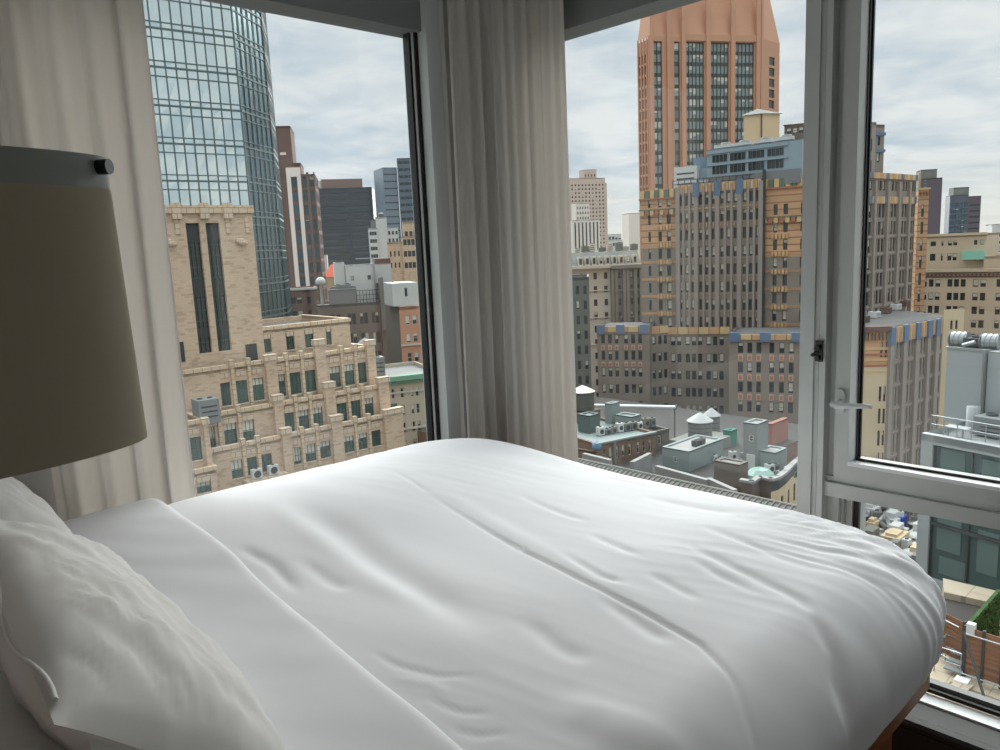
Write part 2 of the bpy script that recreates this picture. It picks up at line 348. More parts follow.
# creases of the duvet: (points in the photograph, width m, height m) laid on the cover
def cr_(pts, w, h, z=0.81): return ([onz(x, y, z).to_2d() for x, y in pts], w, h)
CRE = [cr_([(430, 512), (470, 530), (520, 556), (575, 582), (640, 610), (700, 638), (735, 668), (765, 720)], 0.007, -0.008),
       cr_([(432, 505), (480, 525), (530, 550), (590, 577), (660, 605)], 0.03, 0.004),
       cr_([(395, 492), (432, 512)], 0.008, -0.003),
       cr_([(290, 522), (340, 545), (390, 578), (440, 606), (490, 640)], 0.05, -0.016),
       cr_([(270, 528), (330, 560), (380, 592), (440, 622)], 0.04, 0.007),
       cr_([(240, 563), (275, 578), (300, 602)], 0.016, -0.008), cr_([(300, 570), (330, 590), (350, 600)], 0.02, -0.006),
       cr_([(372, 660), (400, 674), (440, 682), (475, 681)], 0.008, -0.003), cr_([(425, 702), (460, 716), (490, 716)], 0.007, -0.003), cr_([(450, 732), (480, 738), (510, 733)], 0.007, -0.003), cr_([(390, 685), (430, 690), (450, 700)], 0.01, 0.002),
       cr_([(560, 558), (600, 580), (625, 586)], 0.014, -0.007), cr_([(590, 540), (640, 560)], 0.013, -0.005), cr_([(600, 600), (640, 622), (672, 640)], 0.022, -0.008),
       cr_([(680, 545), (740, 570), (800, 592), (815, 604)], 0.016, -0.007), cr_([(700, 530), (760, 550), (790, 560)], 0.014, -0.005), cr_([(690, 560), (720, 575), (760, 590)], 0.014, -0.005),
       cr_([(640, 500), (700, 512), (740, 518)], 0.02, -0.004), cr_([(520, 505), (560, 520), (590, 528)], 0.014, -0.004), cr_([(650, 575), (700, 598)], 0.015, -0.005),
       cr_([(520, 620), (560, 650), (590, 662)], 0.025, -0.006), cr_([(600, 480), (660, 492)], 0.012, -0.003),
       cr_([(810, 600), (840, 625), (850, 650)], 0.02, -0.009), cr_([(560, 700), (620, 720), (700, 730)], 0.05, 0.008)]
# fan of tight folds where the cover is pulled round the foot corner
for k in range(11):
    a = k/10.0; x0 = 2.16-0.62*a; x1 = 2.22-0.10*a
    CRE.append(([Vector((2.02-0.30*a, 1.05-0.10*a)), Vector((2.10-0.36*a, 0.85-0.07*a)), Vector((2.19-0.42*a+0.03*sin(k*2.1), 0.66)), Vector((2.22-0.44*a, 0.56))], 0.011+0.005*(k % 3), (-0.010 if k % 2 else -0.006)*(1-0.5*a)))
def segd(p, a, b):
    ab = b-a; t = max(0.0, min(1.0, (p-a).dot(ab)/max(ab.length_squared, 1e-9))); return (p-a-ab*t).length, t
CRB = [(min(p.x for p in c[0])-3*c[1], max(p.x for p in c[0])+3*c[1], min(p.y for p in c[0])-3*c[1], max(p.y for p in c[0])+3*c[1]) for c in CRE]
def wrinkle(x, y):
    s = 0.0; p = Vector((x, y))
    for (pts, w, h), bb in zip(CRE, CRB):
        if not (bb[0] < x < bb[1] and bb[2] < y < bb[3]): continue
        best = 9; u = 0; n = len(pts)-1
        for i in range(n):
            d, t = segd(p, pts[i], pts[i+1])
            if d < best: best = d; u = (i+t)/n
        s += h*math.exp(-(best/w)**2)*min(1.0, 4*u, 4*(1-u)+0.02)
    s += 0.012*noise.noise(Vector((x*1.7+3, y*1.7, 2.0))) + 0.003*noise.noise(Vector((x*8+y*2, y*2.6-x, 5.0))) + 0.0014*(1-2*abs(noise.noise(Vector((x*17+y*5, y*4, 1.0)))))*max(0.0, noise.noise(Vector((x*1.6, y*1.6, 21)))+0.25)
    return s
NU, NV = 330, 300
cx, cy, hx_, hy_ = (BX0+BX1)/2, (BY0+BY1)/2, (BX1-BX0)/2, (BY1-BY0)/2
def duvet_pt(a, bq, lift=0.0):
    m_ = max(abs(a), abs(bq), 1e-6); ca, cb2 = a/m_, bq/m_; e_ = 9.0
    if m_ < 1e-5: ca = 1.0
    k = (abs(ca)**e_+abs(cb2)**e_)**(-1/e_); ox, oy = ca*k*hx_, cb2*k*hy_
    m0 = 0.72
    if m_ < m0:
        r = m_/m0*0.80; drop = 0.0
    else:
        t = (m_-m0)/(1-m0)         # 0..1 round the edge and down
        th = t*pi*0.62; r = 0.80+0.20*sin(min(th, pi/2))-(0.035*(1-cos(th-pi/2))*2.5 if th > pi/2 else 0); drop = 0.0
        drop = 0.168*(1-cos(th)); 
    x, y = cx+ox*r, cy+oy*r
    q = 1-min(1.0, m_)**2.2
    z = 0.785 + 0.045*q + 0.010*min(1.0, max(0.0, (x-1.5)/0.55)) + 0.05*math.exp(-((y-2.1)/0.45)**2)*math.exp(-((x-1.25)/0.75)**2) - drop + 0.02*max(0, (y-1.6))
    near = max(0.0, (1.0-y)/0.45); z -= 0.02*near*near
    wr = wrinkle(x, y)
    cf_ = math.exp(-((x-2.12)/0.24)**2-((y-0.62)/0.34)**2); dx_, dy_ = x-1.62, y-1.12; rr_ = hypot(dx_, dy_); c_s = 0.62*atan2(dy_, dx_)+0.05*noise.noise(Vector((x*4, y*4, 2))); wr += 0.0085*cf_*min(1.0, max(0.0, (rr_-0.22)/0.35))*(sin(2*pi*c_s/0.095)*(0.5+noise.noise(Vector((c_s*9, 3, rr_*2))))+0.35*sin(2*pi*c_s/0.05+1.0))
    if m_ > m0:
        # folds push outwards on the side, up on the top
        o_ = Vector((ox, oy)).normalized(); f = min(1.0, (m_-m0)/(1-m0)*1.6)
        x += o_.x*wr*f*1.3; y += o_.y*wr*f*1.3; z += wr*(1-0.6*f)
    else: z += wr
    return Vector((x, y, z+lift))
P = [[duvet_pt(-1+2*i/NU, -1+2*j/NV) for j in range(NV+1)] for i in range(NU+1)]
b = MB(); b.grid(P)
duv = b.build('duvet', m_linen); recentre(duv)
tag(duv, 'puffy white duvet spread over the bed with long creases', 'duvet')
# turned down top of the bed linen: thick soft band across the head end
rows = []
NR, NS = 150, 46
def foldx(y): return 0.685+0.135*min(1.0, max(0.0, (y-0.8)/1.75))**0.8
for i in range(NR+1):
    y = BY0-0.035+(BY1-BY0+0.05)*i/NR; row = []
    xe = foldx(y)
    for j in range(NS+1):
        t = j/NS
        if t < 0.72: x = 0.02+(xe-0.02-0.03)*(t/0.72); lift = 0.022
        else:
            th = (t-0.72)/0.28*pi*0.9; x = xe-0.03+0.03*sin(th); lift = 0.022-0.014*(1-cos(th))
        # height of the cover below
        yy = min(max(y, BY0+0.14), BY1-0.14)
        zb = 0.785+0.045*0.7+0.05*math.exp(-((yy-2.1)/0.45)**2)*math.exp(-((x-1.25)/0.75)**2)+0.02*max(0, yy-1.6)
        near = max(0.0, (1.0-yy)/0.45); zb -= 0.02*near*near
        e0 = (y-BY0+0.035); e1 = (BY1+0.015-y)
        for e2 in (e0, e1):
            if e2 < 0.16: zb -= 0.165-sqrt(max(0, 0.165**2-(0.165-e2)**2))
        w_ = 0.007*noise.noise(Vector((x*3, y*1.6, 9)))+0.003*noise.noise(Vector((x*11+y*6, y*5, 4)))
        row.append(Vector((x+0.012*noise.noise(Vector((y*3, 1, 7)))*(t > 0.5), y, zb+lift+w_)))
    rows.append(row)
b = MB(); b.grid(rows); o = b.build('turned_down_sheet', m_linen, duv)
# ------------------------------------------------------------------ pillows
m_case = fabric('pillow_cotton', (228, 225, 223), 0.0)
def pillow(c, L_, W_, T_, tilt, yaw, label, seed, hem=True, roll=0.0):
    n = 54; Mx = Matrix.Translation(Vector(c)) @ Matrix.Rotation(yaw, 4, 'Z') @ Matrix.Rotation(tilt, 4, 'Y') @ Matrix.Rotation(roll, 4, 'X')
    def pt(u, v, side):
        f = max(0.0, (1-abs(u)**2.6))**0.55*max(0.0, (1-abs(v)**2.6))**0.55
        pinch = 1-0.07*(abs(u)**3)*(1-v*v)-0.0
        x = u*L_/2*(1-0.05*(1-abs(v)**2)*0 + 0.04*abs(v)**4); y = v*W_/2*(1+0.03*abs(u)**4)
        w_ = 0.016*noise.noise(Vector((u*1.6+seed, v*2.3, side)))+0.007*noise.noise(Vector((u*3+v*5+seed, v*4-u*3, side+4)))+0.004*noise.noise(Vector((u*9+seed, v*14+u*7, 3)))
        edge = 1-max(abs(u), abs(v))**8
        return Mx @ Vector((x, y, side*T_/2*f+w_*edge*1.1))
    b = MB()
    for side in (1, -1):
        b.grid([[pt(-1+2*i/n, -1+2*j/n, side) for j in range(n+1)] for i in range(n+1)])
    o = b.build('pillow', m_case); recentre(o); tag(o, label, 'pillow', None)
    if hem:   # open end of the pillow case: loose double hem past the filling, on the near side
        b = MB(); R = []
        for i in range(41):
            u = -0.86+1.72*i/40; row = []; fd = min(1.0, 6*(0.87-abs(u)))
            for j in range(9):
                t = j/8*fd; y = -W_/2*(1+0.03*abs(u)**4)-0.06*t; x = u*L_/2*(1.02-0.05*t)
                z = 0.022*sin(u*5+seed)*t+0.05*t*(1-u*u)*0.6-0.02*t
                row.append(Mx @ Vector((x, y+0.02+0.025*t, z+0.012*(1-t))) - Vector((0, 0, 0.05*t*t)))
            R.append(row)
        b.grid(R)
        R2 = [[p+Vector((0.004, 0.008, -0.035*sin(pi*i/40)*(j/8))) for j, p in enumerate(r)] for i, r in enumerate(R)]
        b.grid(R2); b.build('hem', m_case, o)
        b = MB(); b.tube([Mx @ Vector((-L_/2*(1+0.04*abs(v)**4)+0.002, v*W_/2, 0.012*sin(v*7+seed))) for v in [-0.94+1.9*k/30 for k in range(31)]], 0.0035, 6); b.build('piping', m_case, o)
    return o
pillow((0.325, 1.36, 0.99), 0.37, 0.94, 0.20, radians(43), radians(-3), 'large white pillow nearest the camera, propped on the head end of the bed', 1.3)
pillow((0.215, 2.29, 1.05), 0.56, 0.76, 0.20, radians(24), radians(-2), 'white pillow on the far side of the bed, under the lamp shade', 8.1, False)
pillow((0.03, 1.22, 0.985), 0.50, 0.90, 0.20, radians(12), radians(1), 'white pillow lying behind the propped one, against the headboard at lower left', 4.4, False)
# ------------------------------------------------------------------ lamp
m_shade = fabric('lamp_shade_cloth', (176, 165, 146), 0.06)
m_band = mat('shade_top_band', (150, 154, 150), 0.6)
lc = Vector((0.122, 0.985)); la, lb = 0.194, 0.085; lz0, lz1 = 1.392, 1.722
lamp = empty('bedside_lamp', (lc.x, lc.y, lz0), 'wall mounted reading lamp with a large grey brown oval shade above the pillows', 'lamp')
def oval(a, rx, ry, z): return Vector((lc.x+rx*cos(a), lc.y+ry*sin(a), z))
def fl_(z): return 0.004*(1-2*(z-lz0)/(lz1-lz0))
def ovalwall(b, z0, z1, d=0.0, n=64, mi=0): b.grid([[oval(2*pi*k/n, la+d+fl_(z), lb+d+fl_(z)*0.5, z) for z in (z0, z1)] for k in range(n+1)], mi)
b = MB(); ovalwall(b, lz0, lz1-0.036); ovalwall(b, lz0, lz1-0.036, -0.003)

b.build('lamp_shade', m_shade, lamp)
b = MB(); ovalwall(b, lz1-0.036, lz1, 0.0); ovalwall(b, lz1-0.036, lz1, -0.003);
tag(b.build('shade_band', m_band, lamp), 'darker grey band round the top of the shade')
b = MB(); b.tube([(lc.x-0.1, lc.y, 1.42), (lc.x+0.1, lc.y, 1.42)], 0.006, 8); b.tube([(lc.x, lc.y-0.05, 1.42), (lc.x, lc.y+0.05, 1.42)], 0.006, 8); b.lathe([(0.03, 0), (0.035, 0.02), (0.02, 0.08), (0.02, 0.1)], (lc.x, lc.y, 1.42), 16)
b.build('socket', m_gasket, lamp)
b = MB(); kp = at(101, 167, 0.93)
aa = None
d0 = 9
for k in range(720):
    a = pi+pi*k/720*1.0; p = oval(a, la, lb, kp.z); r_ = ray(101, 167); az1 = atan2(r_.y, r_.x); az2 = atan2(p.y, p.x)
    if abs(az1-az2) < d0: d0 = abs(az1-az2); aa = a
p = oval(aa, la, lb, 0); kz = EYE+ray(104, 167).z/hypot(ray(104, 167).x, ray(104, 167).y)*hypot(p.x, p.y); nn = Vector((cos(aa)/la, sin(aa)/lb)).normalized()
b.tube([(p.x-nn.x*0.006, p.y-nn.y*0.006, kz), (p.x+nn.x*0.01, p.y+nn.y*0.01, kz)], 0.0085, 16); tag(b.build('knob', m_gasket, lamp), 'small black round knob')
b = MB(); b.tube([(lc.x, lc.y, 1.45), (lc.x-0.2, lc.y, 1.45), (-0.3, lc.y, 1.45)], 0.009, 10); b.build('arm', m_gasket, lamp)
b = MB(); b.box(-0.3, -0.285, lc.y-0.05, lc.y+0.05, 1.38, 1.52); b.build('wall_plate', m_gasket, lamp)
# ================================================================== CITY: tools
GZ = -75.0
CITY = 1.0
class Fr:
    # local frame: u along a face (to the right seen from outside the face), v into the building, z up
    def __init__(s, p, az): s.p = Vector((p[0], p[1])); s.az = az; a = radians(az); s.u = Vector((cos(a), sin(a))); s.v = Vector((-sin(a), cos(a)))
    def __call__(s, u, v, z): q = s.p+s.u*u+s.v*v; return Vector((q.x, q.y, z))
    def uz(s, px, py, v=0.0):   # where the line of sight meets the plane at depth v
        d = ray(px, py); n = s.v; k = ((s.p+s.v*v).dot(n))/(d.x*n.x+d.y*n.y); q = Vector((d.x*k, d.y*k)); return (q-s.p).dot(s.u), d.z*k+EYE
    def U(s, px, py, v=0.0): return s.uz(px, py, v)[0]
    def Z(s, px, py, v=0.0): return s.uz(px, py, v)[1]
    def sub(s, u, v, daz): q = s(u, v, 0); return Fr((q.x, q.y), s.az+daz)
    def right(s, W, v=0.0): return s.sub(W, v, 90)     # frame of the right-hand side face
    def left(s, D, u=0.0): return s.sub(u, D, -90)      # frame of the left-hand side face
def spread(a, b, n, w, grp=1, gap=0.0):
    # n groups of grp openings of width w across a..b ; gap = clear space inside a group
    out = []; P = (b-a)/n
    gw = grp*w+(grp-1)*gap
    for i in range(n):
        s0 = a+P*i+(P-gw)/2
        for k in range(grp): out.append((s0+k*(w+gap), s0+k*(w+gap)+w))
    return out
def storeys(z0, fh, n, h): return [(z0+i*fh, z0+i*fh+h) for i in range(n)]
def pxcols(fr, py, *pairs, v=0.0): return [(fr.U(a, py, v), fr.U(b, py, v)) for a, b in pairs]
g_win = mat('city_window_glass', (52, 60, 62), 0.12, spec=0.6, rand=0.35)
g_win2 = mat('city_window_green', (70, 92, 86), 0.15, spec=0.6, rand=0.3)
f_dark = mat('city_frame_dark', (62, 64, 62), 0.6); f_light = mat('city_frame_light', (186, 184, 174), 0.7); f_green = mat('city_frame_green', (70, 88, 80), 0.7)
m_blind = mat('window_blind', (206, 204, 192), 0.8, rand=0.12)
WCACHE = {}
def winmesh(w, h, st, var):
    key = (round(w, 1), round(h, 1), st, var)
    if key in WCACHE: return WCACHE[key]
    w, h = key[0], key[1]
    fm, gm, nx, nz, t, blind = WSTYLES[st]
    b = MB(); d = 0.06
    b.box(t, w-t, d, d+0.02, t, h-t, 1)
    b.box(0, w, 0, d+0.03, 0, t); b.box(0, w, 0, d+0.03, h-t, h); b.box(0, t, 0, d+0.03, t, h-t); b.box(w-t, w, 0, d+0.03, t, h-t)
    for k in range(1, nx): x = w*k/nx; b.box(x-t*0.35, x+t*0.35, 0.01, d, t, h-t)
    for k in range(1, nz): z = h*k/nz; b.box(t, w-t, 0.005, d, z-t*0.4, z+t*0.4)
    f = (0.0, 0.3, 0.55, 0.85)[var]*blind
    if f > 0.05: b.box(t, w-t, d-0.015, d, h-t-(h-2*t)*f, h-t, 2)
    me = bpy.data.meshes.new('window'); me.from_pydata(b.v, [], b.f)
    for m in (fm, gm, m_blind): me.materials.append(m)
    me.polygons.foreach_set('material_index', b.m); me.update(); WCACHE[key] = me; return me
WSTYLES = {'dark': (f_dark, g_win, 1, 2, 0.07, 1.0), 'steel': (f_green, g_win2, 3, 2, 0.07, 1.0), 'light': (f_light, g_win, 1, 2, 0.08, 1.0), 'plain': (f_dark, g_win, 1, 1, 0.05, 0.0), 'wide': (f_dark, g_win, 5, 1, 0.07, 1.0), 'tower': (mat('tower_frame', (84, 92, 90), 0.5), mat('tower_pane', (140, 150, 148), 0.18, spec=0.6, rand=0.4), 1, 1, 0.05, 0.9), 'strip': (f_dark, g_win2, 3, 3, 0.08, 0.0), 'loft': (f_green, g_win2, 3, 2, 0.06, 0.0), 'blue': (f_dark, mat('city_window_blue', (66, 92, 104), 0.12, spec=0.6, rand=0.3), 2, 1, 0.05, 0.4)}
class PB:   # writes into a shared mesh with one fixed material slot
    def __init__(s, b, i): s.b = b; s.i = i
    def face(s, pts, mi=0, uv=None, sm=False): s.b.face(pts, s.i, uv, sm)
    def box(s, x0, x1, y0, y1, z0, z1, mi=0, T=None): s.b.box(x0, x1, y0, y1, z0, z1, s.i, T)
    def lathe(s, prof, c, n=24, mi=0, sm=True, T=None): s.b.lathe(prof, c, n, s.i, sm, T)
    def tube(s, pts, r, n=8, mi=0, cap=True, sm=True): s.b.tube(pts, r, n, s.i, cap, sm)
# reliefs that are only a pattern of the masonry are kept in the wall's own mesh
RELIEF = {k: 'wall' for k in ('sill', 'lintel_panel', 'buttress', 'quoin', 'string_course', 'coping', 'band', 'panel', 'tile', 'glazing_bar', 'cornice_relief')}
SOLO = {'pier', 'pier_cap', 'spandrel', 'doorway', 'white_stripe', 'vent_panel', 'white_block', 'vent_slot', 'glazed_bay', 'chimney', 'rooftop_box', 'pipe', 'brick_top', 'carved_boss', 'pilaster', 'downpipe'}
class Bld:
    def __init__(s, name, label, cat, p, group=None, blind=0.45):
        s.root = empty(name, (p[0], p[1], GZ), label, cat, group); s.parts = {}; s.solo = {}; s.singles = []; s.wins = []; s.blind = blind; s.rnd = random.Random(hash_(label))
    def part(s, name, m):
        name = RELIEF.get(name, name)
        if name not in s.parts: s.parts[name] = (MB(), name, [])
        b, _, ms = s.parts[name]
        if m not in ms: ms.append(m)
        return PB(b, ms.index(m))
    def facade(s, fr, u0, u1, z0, z1, m, cols=(), rows=(), st='dark', rec=0.25, part='wall', skip=None, v=0.0, full=True):
        b = s.part(part, m); cols = [c for c in cols if c[0] > u0+0.02 and c[1] < u1-0.02]; rows = [r for r in rows if r[0] > z0+0.02 and r[1] < z1-0.02]
        def Q(ua, ub, za, zb):
            if ub-ua > 1e-4 and zb-za > 1e-4: b.face([fr(ua, v, za), fr(ub, v, za), fr(ub, v, zb), fr(ua, v, zb)], 0, [(ua, za), (ub, za), (ub, zb), (ua, zb)])
        if not cols or not rows: Q(u0, u1, z0, z1); return
        e = u0
        for a, c in cols:
            Q(e, a, z0, z1); zz = z0
            for i, (r0, r1) in enumerate(rows):
                Q(a, c, zz, r0); zz = r1
                for (pa, pb) in (((a, r0), (c, r0)), ((c, r0), (c, r1)), ((c, r1), (a, r1)), ((a, r1), (a, r0))):
                    b.face([fr(pa[0], v, pa[1]), fr(pb[0], v, pb[1]), fr(pb[0], v+rec, pb[1]), fr(pa[0], v+rec, pa[1])], 0, [(pa[0], pa[1]), (pb[0], pb[1]), (pb[0]+rec, pb[1]), (pa[0]+rec, pa[1])])
                s.wins.append((fr, a, v+rec-0.12, r0, c-a, r1-r0, st))
            Q(a, c, zz, z1); e = c
        Q(e, u1, z0, z1)
    def box(s, part, fr, u0, u1, v0, v1, z0, z1, m):
        T = lambda u, v, z: fr(u, v, z)
        if part in SOLO and s.solo.get(part, 0) < 100:
            s.solo[part] = s.solo.get(part, 0)+1; b = MB(); b.box(u0, u1, v0, v1, z0, z1, 0, T); s.singles.append((b, part, m)); return
        s.part(part, m).box(u0, u1, v0, v1, z0, z1, 0, T)
    def block(s, fr, u0, u1, D, z0, z1, m, front=None, right=None, left=None, v=0.0, roof=None, st='dark', par=0.6, rec=0.25, part='wall', roofpart='roof'):
        # box with window grids on the faces that can be seen; front/right/left = (cols, rows[, style])
        W = u1-u0
        def fc(f, a, b_, spec, vv=0.0):
            if spec: s.facade(f, a, b_, z0, z1, m, spec[0], spec[1], spec[2] if len(spec) > 2 else st, rec, part, v=vv)
            else: s.facade(f, a, b_, z0, z1, m, part=part, v=vv)
        fc(fr, u0, u1, front, v); rf = fr.sub(u1, v, 90); fc(rf, 0, D, right); lf = fr.sub(u0, v+D, -90); fc(lf, 0, D, left)
        bf = fr.sub(u1, v+D, 180); s.facade(bf, 0, W, z0, z1, m, part=part)
        rm = roof or m_roof; t = 0.35
        s.part(roofpart, rm).face([fr(u0, v, z1-par), fr(u1, v, z1-par), fr(u1, v+D, z1-par), fr(u0, v+D, z1-par)], 0, [(0, 0), (W, 0), (W, D), (0, D)])
        if par > 0:
            for (a, b_, c, d) in ((u0, u1, v, v+t), (u0, u1, v+D-t, v+D), (u0, u0+t, v+t, v+D-t), (u1-t, u1, v+t, v+D-t)):
                s.part(part, m).box(a, b_, c, d, z1-par, z1, 0, lambda u, v_, z: fr(u, v_, z))
    def done(s, near=100, winpart='window'):
        r = s.root; rt = Vector(r.location)
        for (b, name, m) in list(s.parts.values())+s.singles: b.build(name, m, r)
        W = []
        for (fr, u, v, z, w, h, st) in s.wins:
            c = fr(u+w/2, v, z+h/2); d2 = c.x**2+c.y**2+(c.z-EYE)**2
            f = fr.v.dot(Vector((c.x, c.y)))/max(1e-6, hypot(c.x, c.y))     # how squarely it faces the room
            W.append((-(w*h*max(0.0, f))/d2*visible(c), len(W), fr, u, v, z, w, h, st))
        W.sort(key=lambda t: (t[0], t[1])); rest = MB(); rm = []
        for i, (q, _, fr, u, v, z, w, h, st) in enumerate(W):
            x = s.rnd.random(); var = 0 if x > s.blind else s.rnd.choice((1, 2, 3)); me = winmesh(w, h, st, var)
            kx = w/round(w, 1); kz = h/round(h, 1)
            mx = Matrix(((fr.u.x*kx, fr.v.x, 0, 0), (fr.u.y*kx, fr.v.y, 0, 0), (0, 0, kz, 0), (0, 0, 0, 1))); mx.translation = fr(u, v, z)-rt
            if i < near:
                o = bpy.data.objects.new(winpart, me); COL.objects.link(o); o.parent = r; o.matrix_local = mx
            else:
                o0 = len(rest.v); rest.v.extend([tuple(mx @ vv.co) for vv in me.vertices])
                for p in me.polygons:
                    rest.f.append(tuple(o0+k for k in p.vertices)); mi = p.material_index; mm = me.materials[mi]
                    if mm not in rm: rm.append(mm)
                    rest.m.append(rm.index(mm)); rest.sm.append(False); rest.uv.extend([(0, 0)]*len(p.vertices))
        if rest.f:
            o = rest.build(winpart, rm, None); o.parent = r; o['kind'] = 'stuff'
        return r
def visible(c):
    d = Vector(c)-Vector((0, 0, EYE)); z = d.dot(cf)
    if z <= 0: return 0.01
    x = 500+FPX*d.dot(cr2)/z; y = 375-FPX*d.dot(cu2)/z
    return 1.0 if -20 < x < 1020 and -20 < y < 720 else 0.01
def hash_(t):
    h = 7
    for ch in t: h = (h*131+ord(ch)) % 1000003
    return h
# ---- masonry
m_roof = mat('roof_grey', (92, 92, 90), 0.9, var=0.25, vs=0.4)
m_roofw = mat('roof_white', (150, 150, 148), 0.85, var=0.18, vs=0.6)
m_tan = mat('brick_tan', (210, 186, 160), 0.9, uv=True, var=0.12, vs=0.5, brick=dict(c2=(136, 108, 86), m=(192, 172, 148), w=0.6, h=0.22, ms=0.014, bias=-0.62))
m_tanst = mat('stone_cream', (214, 196, 174), 0.85, uv=True, var=0.12, vs=0.8, brick=dict(c2=(212, 186, 150), m=(150, 126, 100), w=0.9, h=0.55, ms=0.03))
m_taupe = mat('brick_taupe', (144, 134, 123), 0.9, uv=True, var=0.15, vs=0.25)
m_taupe2 = mat('brick_taupe_dark', (112, 104, 96), 0.9, uv=True, var=0.15, vs=0.25)
m_pier = mat('pier_pinkish', (156, 145, 136), 0.9, uv=True, var=0.1, vs=0.4)
m_org = mat('terracotta_orange', (204, 160, 120), 0.8, var=0.2, vs=0.5)
m_orgst = mat('brick_orange_banded', (208, 168, 128), 0.85, uv=True, brick=dict(c2=(192, 154, 118), m=(160, 118, 92), w=60.0, h=1.2, ms=0.13), var=0.1, vs=0.4)
m_blue = mat('terracotta_blue', (104, 124, 150), 0.7, var=0.15, vs=0.6)
m_red = mat('terracotta_red', (166, 112, 92), 0.8); m_grn = mat('terracotta_green', (104, 116, 96), 0.8)
m_ylw = mat('terracotta_yellow', (206, 178, 132), 0.8, var=0.1, vs=0.8)
m_tower = mat('tower_orange', (196, 150, 122), 0.75, uv=True, var=0.08, vs=0.15)
m_lime = mat('limestone', (196, 192, 182), 0.85, uv=True, var=0.12, vs=0.2)
m_limed = mat('limestone_dark', (128, 130, 124), 0.85, var=0.2, vs=0.3)
m_beige = mat('brick_beige', (206, 188, 156), 0.88, uv=True, var=0.1, vs=0.2)
m_white_w = mat('wall_white', (200, 202, 199), 0.8, var=0.08, vs=0.3)
m_greyw = mat('wall_grey', (130, 135, 134), 0.7, var=0.1, vs=0.3)
m_steel = mat('duct_steel', (160, 164, 166), 0.35, 0.6, var=0.12, vs=1.0)
m_dark = mat('dark_metal', (62, 66, 66), 0.6)
m_black = mat('facade_black', (58, 66, 74), 0.4, var=0.1, vs=0.1)
m_brown = mat('brick_brown', (116, 92, 84), 0.9, uv=True, var=0.15, vs=0.2)
m_cool = mat('cooler_grey', (124, 127, 126), 0.6)
def water_tank(p, r, h, label, legs=2.0, coneh=None, body=(112, 108, 100), cone=(150, 150, 146), group=None):
    coneh = coneh or r*0.75
    root = empty('water_tank', p, label, 'water tank', group)
    b = MB(); n = 28
    for k in range(n):
        a0, a1 = 2*pi*k/n, 2*pi*(k+0.93)/n
        b.face([(p[0]+r*cos(a0), p[1]+r*sin(a0), p[2]+legs), (p[0]+r*cos(a1), p[1]+r*sin(a1), p[2]+legs), (p[0]+r*cos(a1), p[1]+r*sin(a1), p[2]+legs+h), (p[0]+r*cos(a0), p[1]+r*sin(a0), p[2]+legs+h)])
    b.lathe([(0.01, legs), (r*0.98, legs), (r*0.98, legs+h)], p, 28)
    b.build('tank_body', mat('tank_wood_%d' % body[0], body, 0.85, var=0.2, vs=1.5), root)
    b = MB(); b.lathe([(r*1.12, legs+h-0.05), (r*0.55, legs+h+coneh*0.52), (0.02, legs+h+coneh)], p, 16, sm=False); b.build('conical_roof', mat('tank_roof_%d' % cone[0], cone, 0.6, 0.1, var=0.15, vs=1), root)
    b = MB()
    for k in range(4): z = legs+h*(k+0.5)/4; b.lathe([(r*0.99, z-0.04), (r*1.02, z-0.04), (r*1.02, z+0.04), (r*0.99, z+0.04)], p, 28)
    b.build('hoop', m_dark, root)
    if legs > 0.3:
        for k in range(4):
            a = pi/4+pi/2*k; b = MB(); b.tube([(p[0]+r*0.8*cos(a), p[1]+r*0.8*sin(a), p[2]), (p[0]+r*0.8*cos(a), p[1]+r*0.8*sin(a), p[2]+legs)], 0.12, 6); b.build('leg', m_dark, root)
    return root
def fan_unit(fr, u, v, z, w, d, h, label, m=None, group=None, fans=1, name='air_conditioner'):
    root = empty(name, fr(u+w/2, v+d/2, z), label, 'air conditioner', group); m = m or m_cool
    T = lambda a, b_, c: fr(a, b_, c)
    b = MB(); b.box(u, u+w, v, v+d, z+0.08, z+h, 0, T); bevel(b.build('casing', m, root), 0.03)
    b = MB(); b.box(u+0.1*w, u+0.9*w, v+0.1*d, v+0.9*d, z, z+0.08, 0, T); b.build('base', m_dark, root)
    r = min(w/fans, d)*0.27
    for k in range(fans):
        b = MB(); c = fr(u+w*(k+0.5)/fans, v+d/2, z+h); b.lathe([(r, 0), (r, 0.1), (r*0.85, 0.1), (r*0.8, 0.02), (0.02, 0.02)], c, 16); b.build('fan_ring', m_dark, root)
    if w > 1.25:
        for k in range(3):
            b = MB(); zz = z+h*(0.3+0.2*k); b.box(u+0.12*w, u+0.88*w, v-0.02, v+0.01, zz, zz+h*0.06, 0, T); b.build('louver', m_dark, root)
        return root
    b = MB(); rr = min(w, h)*0.36; c = fr(u+w/2, v-0.01, z+h*0.5); pts = [fr(u+w/2+rr*cos(2*pi*k/16), v-0.015, z+h*0.5+rr*sin(2*pi*k/16)) for k in range(16)]; b.face(pts); b.build('grille', m_dark, root)
    return root
# ================================================================== CITY: left window
sbg = MB(); sbg.face([(-500, -400, GZ), (2500, -400, GZ), (2500, 2500, GZ), (-500, 2500, GZ)]); struct(sbg, 'floor_street', mat('asphalt', (88, 88, 88), 0.95, var=0.2, vs=0.05))
